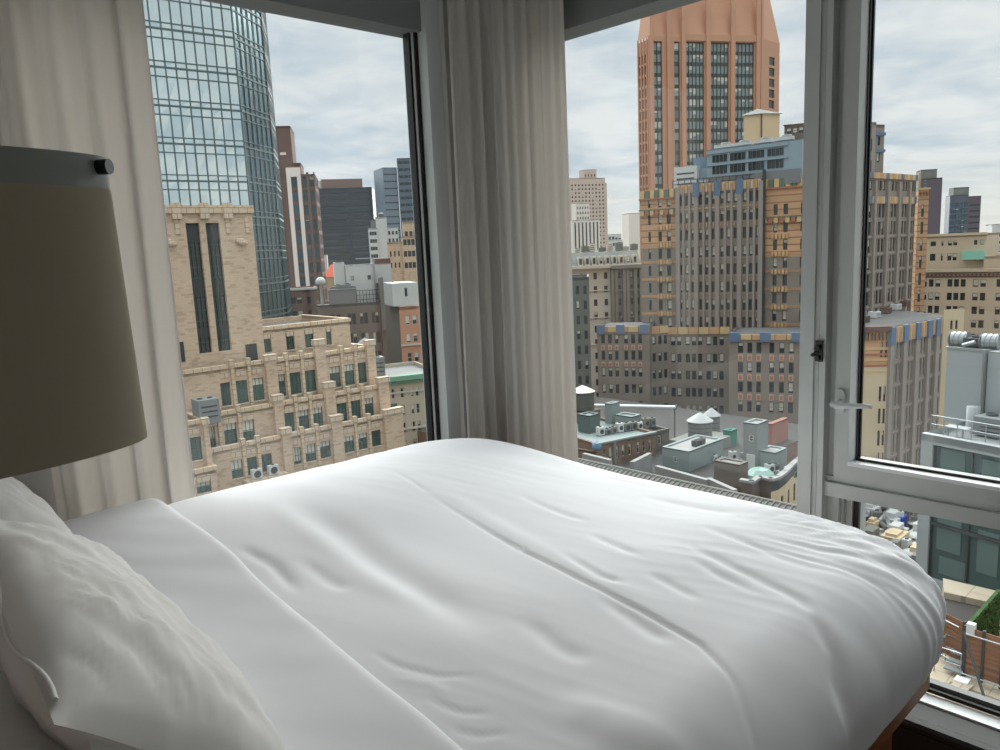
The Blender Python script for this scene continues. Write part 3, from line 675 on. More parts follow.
# ---- glass tower
p = at(153, 150, 105); fA = Fr(p, -6)
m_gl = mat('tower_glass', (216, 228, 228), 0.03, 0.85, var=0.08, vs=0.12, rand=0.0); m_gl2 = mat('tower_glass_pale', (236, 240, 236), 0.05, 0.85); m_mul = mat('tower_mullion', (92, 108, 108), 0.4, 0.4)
A = Bld('glass_tower', 'tall faceted blue green glass skyscraper behind the tan brick building', 'skyscraper', p)
rnd = random.Random(5)
def curtainwall(B, fr, W, z0, z1, bay, fh, glass, seed, mull=True):
    g = B.part('glass_wall', glass); mm = B.part('mullion', m_mul); n = max(1, round(W/bay)); bw = W/n; r = random.Random(seed)
    zc = z0; T = lambda a, b_, c: fr(a, b_, c)
    while zc < z1:
        cuts = [0, fh*0.16, fh*0.76, fh]
        for k in range(3):
            for i in range(n):
                a = [r.uniform(-0.012, 0.012) for _ in range(4)]; wv = 0.05*sin(i*0.9+zc*0.13)+0.04*sin(i*0.37+zc*0.3+seed)
                u0, u1 = i*bw, (i+1)*bw; za, zb = zc+cuts[k], zc+cuts[k+1]
                g.face([fr(u0, a[0]+wv*0.3, za), fr(u1, a[1]-wv*0.3, za), fr(u1, a[2]-wv*0.1, zb), fr(u0, a[3]+wv*0.5, zb)])
            t = 0.11 if k == 0 else 0.06
            mm.box(-0.05, W+0.05, -0.12, -0.04, zc+cuts[k]-t, zc+cuts[k]+t, 0, T)
        zc += fh
    for i in range(n+1): t = 0.055 if i not in (0,) else 0.09; mm.box(i*bw-t, i*bw+t, -0.14, -0.04, z0, zc, 0, T)
WA = fA.U(236, 60); ZA = 62
fh = 4.45; z0A = fA.Z(160, 28.5)-fh*16
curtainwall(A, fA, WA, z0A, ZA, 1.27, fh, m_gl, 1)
f2 = fA.right(WA); f2 = Fr(f2.p, -6+42); m_gl3 = mat('tower_glass_dark_reflection', (112, 132, 138), 0.22, 0.8, var=0.25, vs=0.12); curtainwall(A, f2, 8.0, z0A, ZA, 1.3, fh, m_gl3, 2)  # chamfer glass darkened in colour, standing in for dark reflections
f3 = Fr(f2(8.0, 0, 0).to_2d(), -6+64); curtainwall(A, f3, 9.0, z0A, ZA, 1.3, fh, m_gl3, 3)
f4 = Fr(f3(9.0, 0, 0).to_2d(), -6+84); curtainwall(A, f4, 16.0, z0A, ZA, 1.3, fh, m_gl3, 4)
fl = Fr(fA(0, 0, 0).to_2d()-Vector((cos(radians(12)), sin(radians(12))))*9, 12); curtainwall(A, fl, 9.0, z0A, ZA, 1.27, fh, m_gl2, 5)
A.box('roof', fA, -8, WA+8, 2, 20, ZA-1, ZA, m_roof); A.done()
# ---- tan stepped building
p = at(160, 300, 84); fB = Fr(p, -3)
B = Bld('brick_building', 'tan brick stepped building with cream stone caps, nearest at the left window', 'building', p, blind=0.62)
def tall(B, fr, pxa, pxb, y0, y1, v=0.0): return (fr.U(pxa, (y0+y1)/2, v), fr.U(pxb, (y0+y1)/2, v)), (fr.Z((pxa+pxb)/2, y1, v), fr.Z((pxa+pxb)/2, y0, v))
zT = fB.Z(205, 208); uR = fB.U(252, 215); c1, rw = tall(B, fB, 192.5, 206, 223, 354); c2, _ = tall(B, fB, 212, 225.5, 223, 351)
B.block(fB, -14, uR, 14, GZ, zT, m_tan, front=([c1, c2], [rw], 'plain'), rec=0.5)
for (a, b_) in (c1, c2):    # bronze spandrels in the tall slots
    h = rw[1]-rw[0]
    for k, (q0, q1) in enumerate(((0.86, 1.0), (0.44, 0.58), (0.12, 0.2))): B.box('spandrel', fB, a+0.05, b_-0.05, 0.28, 0.40, rw[0]+h*q0, rw[0]+h*q1-0.02, m_dark)
    for k in range(1, 12): B.box('glazing_bar', fB, a+0.05, b_-0.05, 0.30, 0.37, rw[0]+h*k/12-0.04, rw[0]+h*k/12+0.04, f_green)
    for q in (0.33, 0.66): B.box('glazing_bar', fB, a+(b_-a)*q-0.04, a+(b_-a)*q+0.04, 0.31, 0.37, rw[0], rw[1], f_green)
B.box('cornice', fB, -14.1, uR+0.15, -0.25, 14.1, zT-0.55, zT+0.25, m_tanst)
for x in (c1[0]-1.3, c1[1]+0.1, c2[1]+0.5): B.box('cornice', fB, x, x+0.9, -0.4, 0.0, zT-1.1, zT+0.5, m_tanst)
for x in (c1[0]-1.1, c2[1]+0.65, uR-0.9): B.box('quoin', fB, x, x+0.45, -0.12, 0.0, zT-2.6, zT-1.0, m_tanst)
for px_, py_ in ((169.5, 243), (241, 242)):
    u, z = fB.uz(px_, py_)
    b = MB(); B.singles.append((b, 'carved_boss', m_tanst))
    for (du, dz, r_) in ((0, 0, 0.42), (-0.35, 0.1, 0.3), (0.35, -0.1, 0.3)): b.lathe([(0.01, -r_), (r_*0.8, -r_*0.6), (r_, 0), (r_*0.8, r_*0.6), (0.01, r_)], fB(u+du, -0.15, z+dz), 10)
def pier(fr, B, uc, w, v, z0, z1, m=None, cap=True, d=0.5):
    B.box('pier', fr, uc-w/2, uc+w/2, v-d, v+0.1, z0, z1, m or m_tan)
    if cap: B.box('pier_cap', fr, uc-w/2-0.1, uc+w/2+0.1, v-d-0.12, v+0.2, z1-0.35, z1+0.3, m_tanst)
def tier(v, pxR, ytop, xref, depth, piers, groups, wy, nrows=1, fh=4.0, uL=-14, st='steel', stub=True, blankz=None):
    # one setback: parapet with stone coping, big piers, slim buttresses between the windows of each group
    uR_ = fB.U(pxR, ytop+20, v); zt = fB.Z(xref, ytop, v); cols = []
    for g in groups:
        for (a, b_) in g: cols.append((fB.U(a, wy[0], v), fB.U(b_, wy[0], v)))
    cols.sort(); zb, ztp = fB.Z(xref, wy[1], v), fB.Z(xref, wy[0], v)
    rows = sorted([(zb-k*fh, ztp-k*fh) for k in range(nrows)])
    B.block(fB, uL, uR_, depth, GZ, zt, m_tan, front=(cols, rows, st), v=v, rec=0.3, right=(spread(1, depth-1, max(1, int(depth/3.4)), 1.3), rows, 'steel'))
    B.box('coping', fB, uL, uR_+0.12, v-0.15, v+0.45, zt-0.3, zt+0.12, m_tanst); B.box('coping', fB, uR_-0.35, uR_+0.12, v+0.45, v+depth, zt-0.3, zt+0.12, m_tanst)
    for (pa, pb, yt) in piers:
        a, b_ = fB.U(pa, wy[0], v), fB.U(pb, wy[0], v); pier(fB, B, (a+b_)/2, b_-a, v, zb-30, fB.Z((pa+pb)/2, yt, v))
    for i in range(len(cols)-1):
        g = cols[i+1][0]-cols[i][1]
        if g < 1.2:
            uc = (cols[i+1][0]+cols[i][1])/2
            B.box('buttress', fB, uc-0.16, uc+0.16, v-0.22, v, zb-0.6, zt+0.25, m_tanst if stub else m_tan); B.box('buttress', fB, uc-0.24, uc+0.24, v-0.3, v+0.3, zt-0.1, zt+0.55, m_tanst)
    for (a, b_) in cols: B.box('sill', fB, a-0.05, b_+0.05, v-0.08, v, zb-0.16, zb, m_tanst); B.box('lintel_panel', fB, a+0.1, b_-0.1, v-0.05, v, zt-1.25, zt-0.55, m_tanst)
    return uR_, zt
tier(1.2, 351, 322, 320, 12, [], [[(262, 270), (285, 293.5), (304, 313), (325.5, 331)]], (329, 346), uL=fB.U(250, 330), st='loft', stub=False)
tier(-2.0, 373, 350, 345, 16, [(264, 275, 357), (314.5, 324.5, 341.5), (366, 374, 342)], [[(218, 228), (234, 245.5), (250.5, 262)], [(276, 284), (288.5, 300), (303.5, 315)], [(329, 340), (343.5, 354), (357, 367.5)]], (365, 386))
tier(-3.6, 388.5, 391.5, 345, 18, [(272, 281, 397), (324, 334, 384), (378, 388, 379)], [[(204, 212), (221, 234), (240, 252)], [(283, 293), (297, 308), (311.5, 322)], [(336, 346.5), (350.5, 360.5), (364, 373.5)]], (402, 422), uL=fB.U(196, 420, -3.6))
tier(-5.2, 402.5, 423, 345, 20, [(280.5, 289, 430), (331, 341.5, 417), (384, 402, 410)], [[(228, 240), (244, 255), (259, 270)], [(292, 300), (303.5, 315), (318.5, 330)], [(343, 354), (357.5, 367.5), (371.5, 381)]], (437, 453.5), nrows=3, uL=fB.U(208, 450, -5.2))
# low left shoulder with the larger openings
tier(-6.4, 207, 422, 190, 8, [(203, 208, 420)], [[(187, 201)]], (438, 462), nrows=1, uL=-14)
tier(-7.2, 218, 470, 200, 8, [], [[(196, 211)]], (481, 494), nrows=1, uL=-14)
q0, q1 = fB.uz(179, 415, -4), fB.uz(186, 432, -4); B.box('doorway', fB, fB.U(176, 347, -0.05), fB.U(184, 347, -0.05), -0.06, 0.0, fB.Z(180, 362, 0), fB.Z(180, 342, 0), m_dark)
q = fB.uz(233, 362, -0.1); B.box('doorway', fB, fB.U(246, 352), fB.U(257, 352), -0.1, 0.0, fB.Z(250, 363), fB.Z(250, 344), m_dark)
B.done()
u, z = fB.uz(190, 417, -5.0); u1_ = fB.U(216, 417, -5.0)
zr_ = fB.Z(200, 422, -5.6); c_ = fan_unit(fB, u+0.6, -6.0, zr_-0.4, (u1_-u)*0.8, 2.0, 2.5, 'large grey box cooling unit on the left terrace of the tan brick building', m_greyw, fans=2, name='cooling_unit')
for px_, py_, lb in ((256.5, 474, 'white fan unit on the tan building ledge, left one of the pair'), (273, 470, 'white fan unit on the tan building ledge, right one of the pair')):
    u, z = fB.uz(px_, py_, -6.0); fan_unit(fB, u-0.55, -6.3, z-0.5, 1.1, 0.5, 1.05, lb, m_white_w, 'white fan units on the ledge')
    # ledge below
b = MB(); u, z = fB.uz(250, 480, -6.0); b.box(u-0.5, u+4, -6.5, -5.2, z-0.35, z-0.02, 0, lambda a, b_, c: fB(a, b_, c)); o = b.build('ledge', m_tanst, None); o.parent = bpy.data.objects['brick_building']; o.matrix_parent_inverse = Matrix.Translation(-bpy.data.objects['brick_building'].location)
# ---- brown tower with white stripes
p = at(283, 200, 200); fC = Fr(p, -34)
Bc = Bld('striped_tower', 'brown skyscraper with two white vertical stripes, behind the glass tower', 'skyscraper', p, blind=0.2)
m_stripe = mat('stripe_white', (232, 222, 212), 0.8); zt = fC.Z(300, 170); W = fC.U(315, 180)
cols = [(fC.U(a, 180), fC.U(b_, 180)) for a, b_ in ((291.5, 297), (302, 306), (309.5, 314))]
n = 26; Bc.block(fC, 0, W, 14, GZ, zt-1.0, m_brown, front=(cols, storeys(zt-4.0-n*3.5, 3.5, n+1, 2.6), 'blue'), right=(spread(0.5, 13.5, 5, 1.6), storeys(zt-4.0-n*3.5, 3.5, n+1, 2.6), 'blue'), rec=0.4)
for a, b_ in ((286.8, 291), (297.2, 301)): Bc.box('white_stripe', fC, fC.U(a, 180), fC.U(b_, 180), -0.5, 0.1, fC.Z(295, 287), zt+0.2, m_stripe)
Bc.box('white_stripe', fC, fC.U(286.8, 180), fC.U(301, 180), -0.52, 0.1, zt-1.6, zt+0.6, m_stripe)
for a, b_ in ((306.3, 309), (313.6, 315)): Bc.box('pier', fC, fC.U(a, 180), fC.U(b_, 180), -0.35, 0.1, GZ, zt-0.6, m_brown)
Bc.done()
p = at(270, 200, 225); fC2 = Fr(p, -34); Bc = Bld('brown_tower', 'plain red brown block rising behind the striped tower', 'skyscraper', p)
W = fC2.U(292, 150); Bc.block(fC2, -4, W, 12, GZ, fC2.Z(280, 126), m_brown); Bc.block(fC2, W, W+2.0, 10, GZ, fC2.Z(293, 163), m_brown)
Bc.box('vent_panel', fC2, fC2.U(280, 154), fC2.U(286, 154), -0.1, 0, fC2.Z(283, 155), fC2.Z(283, 152.5), m_stripe); Bc.done()
# ---- black office block
p = at(316, 220, 520); fD = Fr(p, -28)
Bd = Bld('office_block', 'black office block with dark horizontal window bands and a brown rooftop box', 'skyscraper', p, blind=0.05)
zt = fD.Z(345, 188); W = fD.U(347.5, 200); rws = storeys(zt-5-4.2*30, 4.2, 31, 2.0)
Bd.block(fD, 0, W, 5, GZ, zt, m_black, front=([(1.0, W-0.8)], rws, 'wide'), rec=0.7); fD2 = Fr(fD(W, 0, 0).to_2d(), -44)
W2_ = fD2.U(372.5, 200); Bd.block(fD2, 0, W2_, 24, GZ, zt, m_black, front=([(0.8, W2_-0.8)], rws, 'wide'), rec=0.7)
Bd.box('rooftop_box', fD, fD.U(321.5, 185, 6), fD.U(362.5, 185, 6), 6, 22, zt-1, fD.Z(340, 179, 6), mat('brown_panel', (128, 106, 96), 0.8))
Bd.done(near=60)
p = at(314, 220, 620); f = Fr(p, -36); X = Bld('pale_tower', 'pale narrow tower peeking out left of the black office block', 'skyscraper', p)
X.block(f, -6, f.U(322, 190), 12, GZ, f.Z(318, 181), m_white_w, front=(spread(-6, f.U(322, 190), 9, 1.2), storeys(-20, 3.4, 22, 2.2), 'plain')); X.done(near=40)
# ---- grey glass tower
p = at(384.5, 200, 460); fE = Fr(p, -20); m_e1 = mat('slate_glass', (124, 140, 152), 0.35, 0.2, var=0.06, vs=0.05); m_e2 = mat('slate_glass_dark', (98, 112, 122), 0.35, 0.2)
X = Bld('grey_tower', 'slate grey glass office tower beside the window frame', 'skyscraper', p); W = fE.U(397.5, 180)
X.block(fE, 0, W, 20, GZ, fE.Z(391, 167.5), m_e1, front=(spread(0.3, W-0.3, 5, 1.2), storeys(-30, 4.0, 25, 0.8), 'plain'), rec=0.1)
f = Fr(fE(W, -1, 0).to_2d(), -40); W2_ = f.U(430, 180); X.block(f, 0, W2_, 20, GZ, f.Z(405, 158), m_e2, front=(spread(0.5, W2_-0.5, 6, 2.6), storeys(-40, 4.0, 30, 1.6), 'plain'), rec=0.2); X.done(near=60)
# ---- white stepped building
p = at(369, 240, 330); f = Fr(p, -34); X = Bld('white_building', 'white stepped apartment building with a tank on its tall shaft, before the slate grey tower', 'building', p)
def uu(f, a, y=240): return f.U(a, y)
rw = storeys(f.Z(372, 258), 3.1, 8, 1.5)
X.block(f, 0, uu(f, 378), 10, GZ, f.Z(372, 228), m_white_w, front=(spread(0.4, uu(f, 378)-0.4, 3, 0.9), rw, 'plain'))
X.block(f, uu(f, 377), uu(f, 388), 10, GZ, f.Z(382, 217), m_white_w, v=0.5, front=None); X.block(f, uu(f, 388), uu(f, 399), 8, GZ, f.Z(392, 227), m_white_w, v=1, front=(spread(uu(f, 388), uu(f, 399), 3, 0.9), rw, 'plain'))
X.block(f, uu(f, 372), uu(f, 378), 6, GZ, f.Z(375, 219), m_greyw, v=3); X.done()
q = f(uu(f, 383), 3, f.Z(382, 217)); water_tank((q.x, q.y, q.z-0.6), 1.1, 1.6, 'small round tank on top of the white stepped building', 0.4, 0.8, (120, 116, 108), (110, 110, 106))
# ---- tan stepped building far right of the left window
p = at(388, 260, 235); fG = Fr(p, -36); X = Bld('brown_brick_building', 'sand brown stepped brick building with small windows at the edge of the left window', 'building', p)
U = lambda a, y=260: fG.U(a, y)
X.block(fG, 0, U(404), 12, GZ, fG.Z(396, 242), m_tan, front=([(U(390.5), U(392)), (U(394.5), U(396)), (U(398.5), U(400))], storeys(fG.Z(395, 268), 3.4, 6, 1.6), 'plain'))
X.block(fG, U(403), U(425), 14, GZ, fG.Z(410, 236), m_tan, v=-0.5, front=(spread(U(404), U(424), 5, 1.0), storeys(fG.Z(410, 268), 3.4, 7, 1.7), 'plain'))
X.block(fG, U(405), U(425), 10, GZ, fG.Z(412, 221), m_tan, v=3, front=(spread(U(406), U(424), 4, 0.9), storeys(fG.Z(412, 236), 3.0, 4, 1.5), 'plain')); X.done()
# ---- white penthouse, dark building and its tall slab
p = at(316, 330, 160); fI = Fr(p, -30); m_dkb = mat('brick_grey_brown', (122, 112, 104), 0.9, uv=True, var=0.12, vs=0.2)
U = lambda a, y=320, v=0: fI.U(a, y, v); Z = lambda a, y, v=0: fI.Z(a, y, v)
X = Bld('loft_building', 'dark grey brown loft building with a tall blank side wall, behind the tan stepped building', 'building', p, blind=0.3)
rw = [(Z(360, 324), Z(360, 313)), (Z(360, 344), Z(360, 333)), (Z(360, 362), Z(360, 352))][::-1]
cc = [(U(a), U(b_)) for a, b_ in ((318, 322), (324, 328), (331, 335), (337, 341), (348, 351.6), (352.2, 356), (360, 363.6), (364.2, 368), (372, 375), (375.7, 379))]
X.block(fI, 0, U(381), 14, GZ, Z(350, 303.5), m_dkb, front=(cc, rw, 'dark')); fI2 = Fr(fI(U(381), -0.3, 0).to_2d(), -30)
X.block(fI2, 0, fI2.U(403, 330), 14, GZ, fI2.Z(392, 283), m_dkb, par=0.3)
X.box('chimney', fI, U(381.5), U(385.5), -0.6, 1.5, Z(383, 330), Z(383, 277), m_limed)
X.done()
p = fI(U(329), 2, 0); X = Bld('penthouse', 'white walled penthouse on the roof of the dark loft building', 'rooftop house', p)
V = 5.0; U5 = lambda a, y=280: fI.U(a, y, V); Z5 = lambda a, y: fI.Z(a, y, V); zb = Z(350, 303.5)-0.6
X.root.location.z = zb
X.block(fI, U5(335), U5(345.5), 6, zb, Z5(340, 262.5), m_white_w, v=V, par=0.2); X.block(fI, U5(346), U5(374), 6, zb, Z5(360, 264.5), m_white_w, v=V-0.5, par=0.2, front=([(U5(351), U5(354)), (U5(367.5), U5(371))], [(Z5(360, 280), Z5(360, 275.5))], 'dark'))
X.block(fI, U5(375), U5(392), 6, zb, Z5(384, 263.5), m_white_w, v=V, par=0.2); X.box('brick_top', fI, U5(376), U5(392), V+0.5, V+6, Z5(384, 263.5), Z5(384, 258.5), m_brown)
X.box('pipe', fI, U5(357), U5(375), V-1, V-0.6, Z5(360, 259), Z5(360, 258), m_steel); X.box('pipe', fI, U5(374), U5(375.4), V-1.0, V-0.5, zb, Z5(374, 258.5), m_steel)
X.done()
def rail(name, fr, u0, u1, v, z, h, n, label, m=None, bars=2, r=0.035):
    b = MB(); m = m or m_steel; root = empty(name, fr((u0+u1)/2, v, z), label, 'railing'); 
    for k in range(bars): b.tube([fr(u0, v, z+h*(k+1)/bars), fr(u1, v, z+h*(k+1)/bars)], r, 6)
    b.build('rail_bar', m, root)
    for k in range(n+1):
        b = MB(); u = u0+(u1-u0)*k/n; b.tube([fr(u, v, z), fr(u, v, z+h)], r, 6); b.build('post', m, root)
    return root
b = MB(); b.box(U(329, 300), U(357, 300), 0.6, 1.6, zb, Z(342, 290), 0, lambda a, b_, c: fI(a, b_, c)); b.box(U(329, 300)-0.1, U(357, 300)+0.1, 0.5, 1.7, Z(342, 290), Z(342, 289.3), 0, lambda a, b_, c: fI(a, b_, c))
thing(b, 'rooftop_screen', m_cool, 'grey sheet metal screen on the dark loft building roof', 'rooftop screen')
rail('roof_railing', fI, U(357, 300), U(380, 300), 0.4, zb+0.3, Z(370, 290)-zb-0.3, 7, 'dark roof railing right of the grey metal screen', m_dark, 3, 0.07)
for i, (a, y) in enumerate(((333, 290), (338, 288), (343, 288), (348, 287), (353, 289))):
    u_, z_ = fI.uz(a, y, 2.6); fan_unit(fI, u_-0.6, 2.3, zb, 1.2, 1.0, max(1.0, z_-zb+0.5+0.2*(i % 2)), 'rooftop fan unit in the row behind the grey metal screen', m_cool if i % 2 else m_limed, 'fan units behind the metal screen')
u_, z_ = fI.uz(320.5, 281.5, 2.0); b = MB(); c_ = fI(u_, 2.0, zb); b.lathe([(0.3, 0), (0.3, z_-zb-0.6), (1.0, z_-zb-0.5), (1.0, z_-zb+0.3), (0.5, z_-zb+0.8), (0.02, z_-zb+0.9)], c_, 16); thing(b, 'roof_vent', m_white_w, 'white domed roof vent at the left end of the loft building', 'roof vent')
# small pitched red roof and white house
p = at(323, 290, 215); f = Fr(p, -34); X = Bld('red_roof_house', 'small house with a salmon red pitched roof between the striped tower and the penthouse', 'house', p)
a, b2 = f.U(323, 270), f.U(337, 270); X.block(f, a, b2, 6, GZ, f.Z(330, 277), m_beige, par=0)
zr0, zr1 = f.Z(330, 277), f.Z(330, 264.5); rr = X.part('pitched_roof', mat('tile_red', (226, 120, 92), 0.8)); rr.face([f(a, -0.2, zr0), f(b2, -0.2, zr0), f(b2, 3, zr1), f(a+2.0, 3, zr1)]); rr.face([f(b2, 6, zr0), f(a, 6, zr0), f(a+2.0, 3, zr1), f(b2, 3, zr1)]); X.done()
p = at(320, 280, 260); f = Fr(p, -34); X = Bld('white_house', 'small white house with a dark window left of the red roof', 'house', p)
X.block(f, 0, f.U(327, 260), 6, GZ, f.Z(323, 255), m_white_w, front=([(f.U(322.5, 262), f.U(324.8, 262))], [(f.Z(323, 265), f.Z(323, 261))], 'dark'), par=0.2); X.done()
# small brown building at the foot of the striped tower
p = at(285, 300, 146); f = Fr(p, -30); X = Bld('brown_building', 'small dark brown brick building at the foot of the striped tower', 'building', p)
W = f.U(317, 300); X.block(f, -4, W, 12, GZ, f.Z(300, 289), m_brown, front=([(f.U(291, 300), f.U(296, 300)), (f.U(297, 300), f.U(302, 300)), (f.U(307, 300), f.U(311, 300))], [(f.Z(296, 317), f.Z(296, 311)), (f.Z(296, 304), f.Z(296, 297.5))], 'dark'))
X.box('coping', f, -4, W+0.2, -0.3, 0.4, f.Z(300, 289)-0.2, f.Z(300, 288), m_lime); X.done()
# ---- orange brick building with white block on top
p = at(401, 340, 132); f = Fr(p, -24); m_ob = mat('brick_orange', (196, 148, 122), 0.88, uv=True, var=0.12, vs=0.3)
X = Bld('orange_brick_building', 'orange brick building with three columns of windows at the left window frame', 'building', p, blind=0.4)
U = lambda a, y=330: f.U(a, y); Z = lambda a, y: f.Z(a, y); W = U(440)
rw = [(Z(412, 342.5+19.5*k), Z(412, 333+19.5*k)) for k in (2, 1, 0)]+[(Z(412, 324.5), Z(412, 315))]
X.block(f, 0, W, 12, GZ, Z(412, 306), m_ob, front=([(U(406), U(410.5)), (U(413), U(417.5)), (U(420), U(425)), (U(430), U(434))], rw, 'light'))
X.box('white_block', f, U(393, 290)-0, U(418.5, 290), 0.6, 8, Z(405, 306), Z(405, 283), m_white_w); X.box('vent_slot', f, U(405.5, 292), U(408, 292), 0.55, 0.62, Z(406, 296.5), Z(406, 288), m_dark)
X.box('string_course', f, -0.1, W, -0.35, 0, Z(410, 345.5), Z(410, 344), m_lime); X.facade(f.left(12), 0, 12, GZ, Z(412, 306)+0.02, m_dkb, v=-0.06); X.done()
# ---- building with the green cornice
p = at(384, 400, 112); f = Fr(p, -20); X = Bld('corniced_building', 'beige building with a green copper cornice low at the left window frame', 'building', p, blind=0.4)
U = lambda a, y=400: f.U(a, y); Z = lambda a, y: f.Z(a, y); zt = Z(400, 376.5); m_cu = mat('copper_green', (122, 164, 140), 0.8, var=0.12, vs=0.5)
m_bg = mat('stone_beige', (188, 180, 160), 0.88, uv=True, var=0.12, vs=0.3); W = U(445)
rw = [(Z(414, 388+17.5*k+8.5), Z(414, 388+17.5*k-1.5)) for k in (4, 3, 2, 1, 0)]
X.block(f, 0, W, 14, GZ, zt, m_bg, front=([(U(392), U(395)), (U(401), U(404.5)), (U(411), U(414)), (U(416), U(419.5)), (U(428), U(431))], rw, 'light'), roof=m_roofw)
X.box('cornice', f, -0.6, W+0.5, -0.9, 0.2, zt-0.5, zt+0.2, m_cu); X.box('cornice', f, -0.9, -0.1, -0.9, 14, zt-0.5, zt+0.2, m_cu); X.box('cornice', f, -0.3, W+0.3, -0.4, 0.1, zt-1.1, zt-0.5, m_cu)
for k in range(22): X.box('cornice', f, k*0.42, k*0.42+0.2, -0.8, 0, zt-0.8, zt-0.5, m_cu)
for y in (391, 428): X.box('string_course', f, -0.1, W, -0.25, 0, Z(410, y+1), Z(410, y-0.6), m_lime)
X.box('glazed_bay', f, U(388), U(396), -0.5, -0.02, Z(390, 430), Z(390, 404), g_win2); X.done()
fan_unit(f, U(375, 366)-0.0, 2, zt-0.3, 2.0, 2.0, Z(382, 359)-zt+0.3, 'grey rooftop box left end of the green corniced roof', m_cool)
q = fI(0, 0, 0); d_ = at(365, 345, 122); water_tank((d_.x, d_.y, at(365, 345, 122).z-2.5), 1.35, 1.6, 'dark water tank with a grey conical roof behind the tan stepped parapet', 1.0, 1.1, (96, 90, 84), (138, 142, 146))
# ================================================================== CITY: middle and right windows
# ---- tall orange tower
p = at(652, 130, 300); fM = Fr(p, -30)
X = Bld('orange_tower', 'tall orange stone skyscraper with dark vertical window bays and tapering top', 'skyscraper', p, blind=0.28)
U = lambda a, y=100: fM.U(a, y); Z = lambda a, y: fM.Z(a, y)
zk = Z(700, 37)      # foot of the tapering crown
fh = 3.95; zl_ = Z(700, 42); nf = 34; rows = sorted([(zl_-fh*(k+1)+0.9, zl_-fh*k) for k in range(nf)]); rowsB = rows
ua, ub = U(652), U(771)
zl2 = Z(660, 46)
def pilasters(fr, xs, z0, z1, w=1.6, d=0.9):
    for x in xs: X.box('pilaster', fr, x-w/2, x+w/2, -d, 0.1, z0, z1, m_tower)
bays = [(686, 704.5), (710.5, 729), (735, 754)]
cols = [(U(a)+0.1, U(b_)-0.1) for a, b_ in bays]
m_sp = mat('tower_spandrel', (86, 92, 88), 0.4)
# front: three wide bays, each with spandrel strips
mcol = [(U(654), U(662.5)), (U(674.5), U(680))]+cols+[(U(768.5-0.2)-1.2, U(768.5))]
uE = U(760)
X.facade(fM, U(650), uE, GZ, zk, m_tower, [c for c in mcol[:-1]], [(rows[0][0], zl_)], 'plain', 0.9)
X.wins = []
for ci, (a, b_) in enumerate(mcol[:-1]):
    n = 5 if ci > 1 else (2 if ci == 0 else 1); w_ = (b_-a)/n
    X.part('spandrel_wall', m_sp).box(a, b_, 0.9, 1.2, rows[0][0], zl_, 0, lambda u, v, z: fM(u, v, z))
    for k in range(n+1): X.part('spandrel_wall', m_sp).box(a+k*w_-0.12, a+k*w_+0.12, 0.55, 0.9, rows[0][0], zl_, 0, lambda u, v, z: fM(u, v, z))
    for r0, r1 in rows:
        if ci > 1:
            if (r0 > zl_-9.5 and r0 < zl_-7.8): pass
        for k in range(n): X.wins.append((fM, a+k*w_+0.12, 0.75, r0, w_-0.24, r1-r0-0.3, 'tower'))
pilasters(fM, [U(683.2), U(707.5), U(732), U(757)], GZ, zk+24, 1.7)
pilasters(fM, [U(651.5), U(668.5)], GZ, zk+24, 1.4)
X.box('cornice', fM, U(683), U(758), -0.5, 0, zl_+0.3, zk+0.8, m_tower)
# right chamfer and left chamfer
fR = Fr(fM(uE, 0, 0).to_2d(), -30+28); WR = fR.U(779, 100); c_ = (fR.U(769, 80), fR.U(774.5, 80)); X.facade(fR, 0, WR, GZ, zk, m_tower, [c_], rowsB[:-1], 'dark', 0.5)
X.box('pilaster', fR, -0.3, 1.2, -0.6, 0.1, GZ, zk+24, m_tower)
fR2 = Fr(fR(WR, 0, 0).to_2d(), 60); X.facade(fR2, 0, 30, GZ, zk, m_tower)
fL = Fr(fM(U(650), 0, 0).to_2d()-Vector((cos(radians(-108)), sin(radians(-108))))*7, -108)
X.facade(fL, 0, 7, GZ, zk-1, m_tower, [(0.5, 1.7), (2.3, 3.5), (4.1, 5.3)], rows[:-1], 'dark', 0.8)
for q in (0.2, 2.0, 3.8, 5.6, 6.9): X.box('pilaster', fL, q-0.25, q+0.25, -0.3, 0.1, GZ, zk, m_tower)
# tapering crown
H = 26; ins = 5.0; PL = [fL(0, 0, zk), fL(7, 0, zk), fM(uE, 0, zk), fR(WR, 0, zk), fR2(30, 0, zk)]
cen = (PL[1]+PL[3])/2+Vector((20, 24, 0)); cen.z = zk
TP = [q.lerp(cen, 0.17)+Vector((0, 0, H)) for q in PL]; crown = X.part('crown', m_tower)
for i in range(4): crown.face([PL[i], PL[i+1], TP[i+1], TP[i]], 0, [(0, 0), (20, 0), (20, H), (0, H)])
crown.face(TP)
X.done()
# ---- big ornate brick building in the middle: raised centre between two banded wings
p = at(641, 240, 152); fN = Fr(p, -77)
X = Bld('ornate_brick_building', 'broad brick building with orange and blue terracotta parapets filling the middle window', 'building', p, blind=0.45)
U = lambda a, y=250, v=0: fN.U(a, y, v); Z = lambda a, y, v=0: fN.Z(a, y, v)
fh = Z(700, 205)-Z(700, 222); 
def rowpx(fr, px, cy0, pitch, n, h, v=0):
    out = []
    for k in range(n): c = cy0+pitch*k; out.append((fr.Z(px, c+h/2, v), fr.Z(px, c-h/2, v)))
    return out[::-1]
zg = Z(700, 360)
rL = rowpx(fN, 665, 202, 17.2, 9, 10); rC = rowpx(fN, 720, 198.5, 17.6, 9, 10.5)
uL0, uL1, uC1, uR1 = 0.0, U(680), U(762), U(832)
